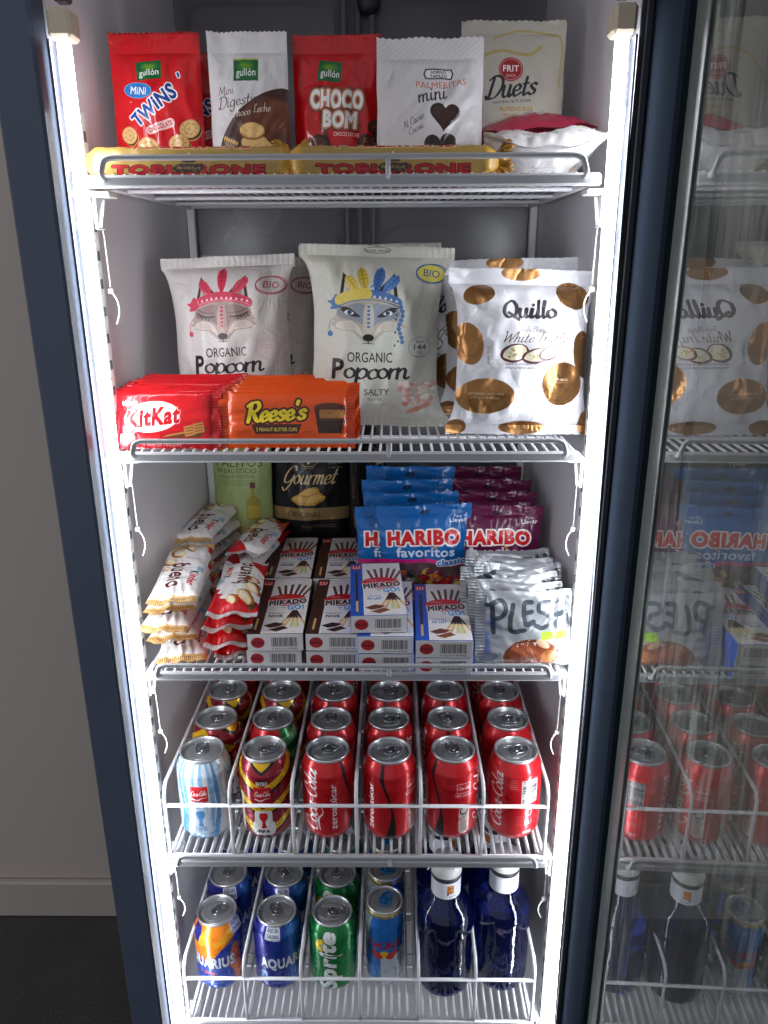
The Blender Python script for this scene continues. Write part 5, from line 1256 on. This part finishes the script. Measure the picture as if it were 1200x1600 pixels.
# ------------------------------------------------------------------ cans
M_lid = plain('can_lid_aluminium', (205, 206, 208), .34, metal=.85, var=.06, scale=50)
M_tab = plain('can_tab_aluminium', (176, 178, 182), .22, metal=.95, var=.06, scale=60)
M_bluetab = plain('blue_can_tab', (40, 120, 190), .25, metal=.6, var=.05)
def can_meshes(R, H, nr, y0):
    sh = H-.0215-(.0331-R)*0
    prof = [(.0, .0065), (R-.011, .0065), (R-.0088, .0008), (R-.0070, .0016), (R-.0030, .0075), (R-.0004, .0125), (R, .016), (R, sh), (R-.0006, sh+.003), (R-.0028, sh+.0085), (nr+.0022, sh+.0135), (nr+.0002, sh+.0165), (nr-.0002, sh+.0178)]
    # resample for smooth shading of the wrap
    n = 48; V = []; UV = []; F = []
    z0, z1_ = .0070, sh+.0165; cols = n+1
    for r, z in prof:
        for k in range(cols):
            a = 2*PI*k/n; V.append((r*math.sin(a-PI), r*math.cos(a-PI)*1.0, z)); UV.append((k/n, (z-z0)/(z1_-z0)))
    # angle runs so that u=.5 faces -Y and increases to the right
    V = [(-(x), y, z) for x, y, z in V]
    V = [(prof[i//cols][0]*math.sin(2*PI*(i % cols)/n-PI), -prof[i//cols][0]*math.cos(2*PI*(i % cols)/n-PI), prof[i//cols][1]) for i in range(len(V))]
    for i in range(len(prof)-1):
        for k in range(n): F.append((i*cols+k, i*cols+k+1, (i+1)*cols+k+1, (i+1)*cols+k))
    body = mesh(V, F, True, UV, 'can_body')
    t = H-.0040; l = MB()
    l.lathe([(nr-.0003, t-.0012), (nr+.0008, t-.0002), (nr+.0012, t+.0016), (nr+.0009, t+.0034), (nr-.0001, t+.0040), (nr-.0010, t+.0034), (nr-.0018, t+.0008), (nr-.0026, t-.0032), (nr-.0036, t-.0040), (nr-.0047, t-.0034), (nr-.0052, t-.0010), (nr-.0060, t-.0004), (nr-.0100, t-.0005), (.0, t-.0005)], 48)
    # scored mouth and stamped panel outline, rivet
    zt = t-.0004
    P = [(.0115*math.cos(a)*(1-.12*math.sin(a)), -.0080+.0098*math.sin(a), zt) for a in np.linspace(0, 2*PI, 24, endpoint=False)]
    l.rod(P, .00038, 5, closed=True)
    P = [((.0062+.0075*(1-math.sin(a))*.5)*1.25*math.cos(a), .0008+.0172*math.sin(a)*nr/.0262, zt) for a in np.linspace(0, 2*PI, 32, endpoint=False)]
    l.rod(P, .00042, 5, closed=True)
    lid = l.me('can_lid')
    tb = MB(); zt = t+.0004
    def ov(cx, cy, a, b, n=20, p=2.4): return [(cx+a*math.copysign(abs(math.cos(q))**(2/p), math.cos(q)), cy+b*math.copysign(abs(math.sin(q))**(2/p), math.sin(q))) for q in [2*PI*k/n for k in range(n)]]
    def annul(outer, inner, z0, z1):
        n = len(outer); v = [(x, y, z) for z in (z0, z1) for ring in (outer, inner) for x, y in ring]; f = []
        for k in range(n):
            j = (k+1) % n; f += [(2*n+k, 2*n+j, 3*n+j, 3*n+k), (k, n+k, n+j, j), (k, j, 2*n+j, 2*n+k), (n+k, 3*n+k, 3*n+j, n+j)]
        tb.add(v, f)
    annul(ov(0, .0085, .0076, .0066), ov(0, .0095, .0047, .0032), zt+.0003, zt+.0016)
    annul(ov(0, -.0005, .0080, .0066), ov(0, .0003, .0046, .0034), zt+.0002, zt+.0014)
    tb.rod([(x, y, zt+.0015) for x, y in ov(0, .0040, .0077, .0112, 28)], .00075, 6, closed=True)
    tb.lathe([(.0030, zt-.0004), (.0026, zt+.0010), (.0018, zt+.0016), (0, zt+.0017)], 14, cy=.0003)
    return body, lid, tb.me('can_tab')
CAN = can_meshes(.0331, .115, .0258, 0); SLIM = can_meshes(.0265, .133, .0236, 0)
def can_mat(name, art, metal=.55, rough=.27):
    m, nt, p = nodemat(name); im = art.image(name); t = nt.nodes.new('ShaderNodeTexImage'); t.image = im; t.extension = 'EXTEND'
    nt.links.new(t.outputs['Color'], p.inputs['Base Color']); p.inputs['Metallic'].default_value = metal; p.inputs['Coat Weight'].default_value = .35; p.inputs['Coat Roughness'].default_value = .12
    n = noise_node(nt, 60, 3, coords(nt)); nt.links.new(mapr(nt, n.outputs[0], .3, .7, rough*.85, rough*1.2), p.inputs['Roughness']); return m
def make_can(label, mat, group, parts=CAN, tab=None, cat='can', name='drink_can'):
    root = thing(name, label, cat, group=group)
    for n_, me in zip(('can_body', 'lid'), parts[:2]):
        o = bpy.data.objects.new(n_, me); COL.objects.link(o); o.parent = root
        if len(me.materials) == 0: me.materials.append(M_lid)
        o.material_slots[0].link = 'OBJECT'; o.material_slots[0].material = mat if n_ == 'can_body' else M_lid
    me = parts[2]; o = bpy.data.objects.new('pull_tab', me); COL.objects.link(o); o.parent = root
    if len(me.materials) == 0: me.materials.append(M_tab)
    o.material_slots[0].link = 'OBJECT'; o.material_slots[0].material = tab or M_tab
    return root
mc = {'cola': can_mat('red_cola_can', wrap_cola(), .35, .3), 'sky': can_mat('sky_blue_cola_can', wrap_sky(), .35), 'chev': can_mat('chevron_cola_can', wrap_chevron(), .4), 'green': can_mat('green_red_cola_can', wrap_green_cola(), .4),
      'ora': can_mat('orange_isotonic_can', wrap_aqua(True), .4), 'aq': can_mat('blue_isotonic_can', wrap_aqua(False), .45), 'spr': can_mat('green_lemonade_can', wrap_sprite(), .4), 'bull': can_mat('energy_drink_can', wrap_bull(), .55)}
CG = 'cola cans in the six lane rack'
lane = .0769; ROWY = [.0470, .1150, .1830, .2510]
LN = ['first lane from the left', 'second lane from the left', 'third lane from the left', 'fourth lane from the left', 'fifth lane from the left', 'sixth lane at the right end']
RN = ['front row', 'second row', 'third row', 'rearmost row']
kinds = [['sky', 'chev', 'cola', 'cola', 'cola', 'cola'], ['chev', 'green', 'cola', 'cola', 'cola', 'cola'], ['chev', 'chev', 'cola', 'cola', 'cola', 'cola'], ['cola', 'cola', 'cola', 'cola', 'cola', 'cola']]
KN = {'sky': 'light blue and white striped cola can', 'chev': 'maroon and yellow chevron cola can', 'green': 'green and red cola can', 'cola': 'red cola can'}
U = lambda mm: -(mm/208-.5)*360           # rotate so that this millimetre of the wrap faces front
front = [[U(52), U(52), U(35), U(68), U(88), U(152)], [U(120), U(96), U(70), U(96), U(60), U(116)], [U(140), U(40), U(66), U(66), U(62), U(100)], [U(20), U(40), U(100), U(60), U(10), U(150)]]
tabr = [[10, -70, -50, -65, 15, -70], [-80, -20, 5, -85, 40, -95], [-25, -60, 30, -50, 0, 5], [0, 50, 20, 80, 10, 60]]
protos = {}
for r in range(4):
    for i in range(6):
        k = kinds[r][i]
        c = make_can(f'{KN[k]}, {RN[r]}, {LN[i]}', mc[k], CG)
        pose(c, ((i-2.5)*lane*(1-.004*r)+.002+random.uniform(-.0015, .0015), ROWY[r]+random.uniform(-.002, .002), Z4+RF+.0002))
        for ch in c.children:
            a = front[r][i] if ch.name.startswith('can_body') else tabr[r][i]+180*0
            ch.rotation_euler = (0, 0, math.radians(a))
LG = 'soft drink cans in the lowest rack'
low = [('ora', 'blue and orange isotonic drink can'), ('aq', 'dark blue isotonic drink can'), ('spr', 'green lemon lime can')]
lr = [[U(56), U(40), U(50)], [U(150), U(38), U(60)]]; lx = [-.197, -.1150, -.0385]; tr2 = [[-55, 25, -95], [-10, 35, -30]]
for r in range(3):
    for i in range(3):
        k, nm = low[i]; rr_ = min(r, 1)
        if r >= 1 and i == 0: k = 'aq'; nm = 'dark blue isotonic drink can behind the orange one'
        k2 = k
        c = make_can(f'{nm}, {RN[r]} of the lowest rack', mc[k2], LG)
        pose(c, (lx[i]+.002*r, .065+.055*0+.067*r-.0*i, Z5+RF+.0002))
        for ch in c.children:
            ch.rotation_euler = (0, 0, math.radians((lr[rr_][i] if not (r >= 1 and i == 0) else U(30)) if ch.name.startswith('can_body') else tr2[rr_][i]))
for r in range(3):
    c = make_can(f'slim blue and silver energy drink can with blue tab, {RN[r]} of the lowest rack', mc['bull'], 'slim energy drink cans', SLIM, M_bluetab)
    pose(c, (.0330+.001*r, .066+.056*r, Z5+RF+.0002))
    for ch in c.children: ch.rotation_euler = (0, 0, math.radians(84+24*r if ch.name.startswith('can_body') else (-25, -80, 10)[r]))
# ------------------------------------------------------------------ blue water bottles
def bottle_glass():
    m, nt, p = nodemat('cobalt_bottle'); p.inputs['Base Color'].default_value = (.009, .020, .19, 1); p.inputs['Transmission Weight'].default_value = .93; p.inputs['Roughness'].default_value = .05; p.inputs['IOR'].default_value = 1.5
    n = noise_node(nt, 70, 3, coords(nt)); b = nt.nodes.new('ShaderNodeBump'); b.inputs['Distance'].default_value = .0006; nt.links.new(n.outputs[0], b.inputs['Height']); nt.links.new(b.outputs[0], p.inputs['Normal']); return m
M_bg = bottle_glass(); M_cap = plain('white_cap', (226, 226, 224), .38, var=.02)
def bottle(label):
    root = thing('water_bottle', label, 'bottle', group='blue water bottles with white caps')
    prof = [(.0, .004), (.022, .003), (.031, .0), (.0352, .004), (.0376, .012), (.0380, .055), (.0383, .105), (.0380, .118), (.0366, .128), (.0330, .137), (.0270, .1445), (.0218, .150), (.0194, .155), (.0190, .158), (.0190, .188)]
    n = 72; V = []; F = []; fine = []
    for i in range(len(prof)-1):
        for k in range(4): t = k/4; fine.append((prof[i][0]*(1-t)+prof[i+1][0]*t, prof[i][1]*(1-t)+prof[i+1][1]*t))
    fine.append(prof[-1])
    for r, z in fine:
        for k in range(n):
            a = 2*PI*k/n; e = 0
            if .006 < z < .040: e = .0011*max(0, math.cos(a*16))*math.sin((z-.006)/.034*PI)       # moulded flutes round the foot
            if .040 < z < .105: e += .0009*math.sin(a*5+z*150)*math.sin((z-.04)/.065*PI)
            V.append(((r-e)*math.cos(a), (r-e)*math.sin(a), z))
    for i in range(len(fine)-1):
        for k in range(n): F.append((i*n+k, i*n+(k+1) % n, (i+1)*n+(k+1) % n, (i+1)*n+k))
    link('bottle_body', mesh(V, F, True), M_bg, root)
    V = []; F = []; UV = []
    for j, z in enumerate((.156, .182)):
        for k in range(49): a = 2*PI*k/48-PI/2; V.append((.0197*math.cos(a), .0197*math.sin(a), z)); UV.append((k/48+.25, j))
    F = [(k, k+1, k+50, k+49) for k in range(48)]
    link('neck_label', mesh(V, F, True, UV), lab_m, root)
    link('cap_ring', MB().lathe([(.0188, .1835), (.0200, .184), (.0202, .186), (.0196, .1876), (.0186, .188)], 40).me(), M_gasket, root)
    cp = MB(); pr = [(.0190, .1885), (.0205, .1890), (.0206, .2035), (.0196, .2060), (.0, .2062)]; n = 96; v = []; f = []
    for r, z in pr:
        for k in range(n): a = 2*PI*k/n; q = r*(1-.012*(k % 2)*(1 if z < .2045 else 0)); v.append((q*math.cos(a), q*math.sin(a), z))
    for i in range(len(pr)-1):
        for k in range(n): f.append((i*n+k, i*n+(k+1) % n, (i+1)*n+(k+1) % n, (i+1)*n+k))
    cp.add(v, f, True); link('cap', cp.me(), M_cap, root)
    return root
lab_m = art_mat('neck_label_print', art_bottle_label(), .4, 0)
bt = bottle('blue water bottle in front, left of the pair'); pose(bt, (.1150, .062, Z5+RF))
again(bt, (.1940, .072, Z5+RF), 0, 0, 70, 'blue water bottle in front, right end of the lowest rack')
again(bt, (.1160, .141, Z5+RF), 0, 0, 30, 'blue water bottle behind the left one of the front pair')
again(bt, (.1930, .152, Z5+RF), 0, 0, -60, 'blue water bottle behind the right end one')
# white trunking on the wall, seen through the open door
tag(link('wall_trunking', MB().box(.735, .775, .612, .6495, FLOOR+.1, 1.2, .003).me(), plain('trunking', (206, 198, 180), .5)), 'pale vertical trunking on the wall, seen through the glass door', 'trunking')
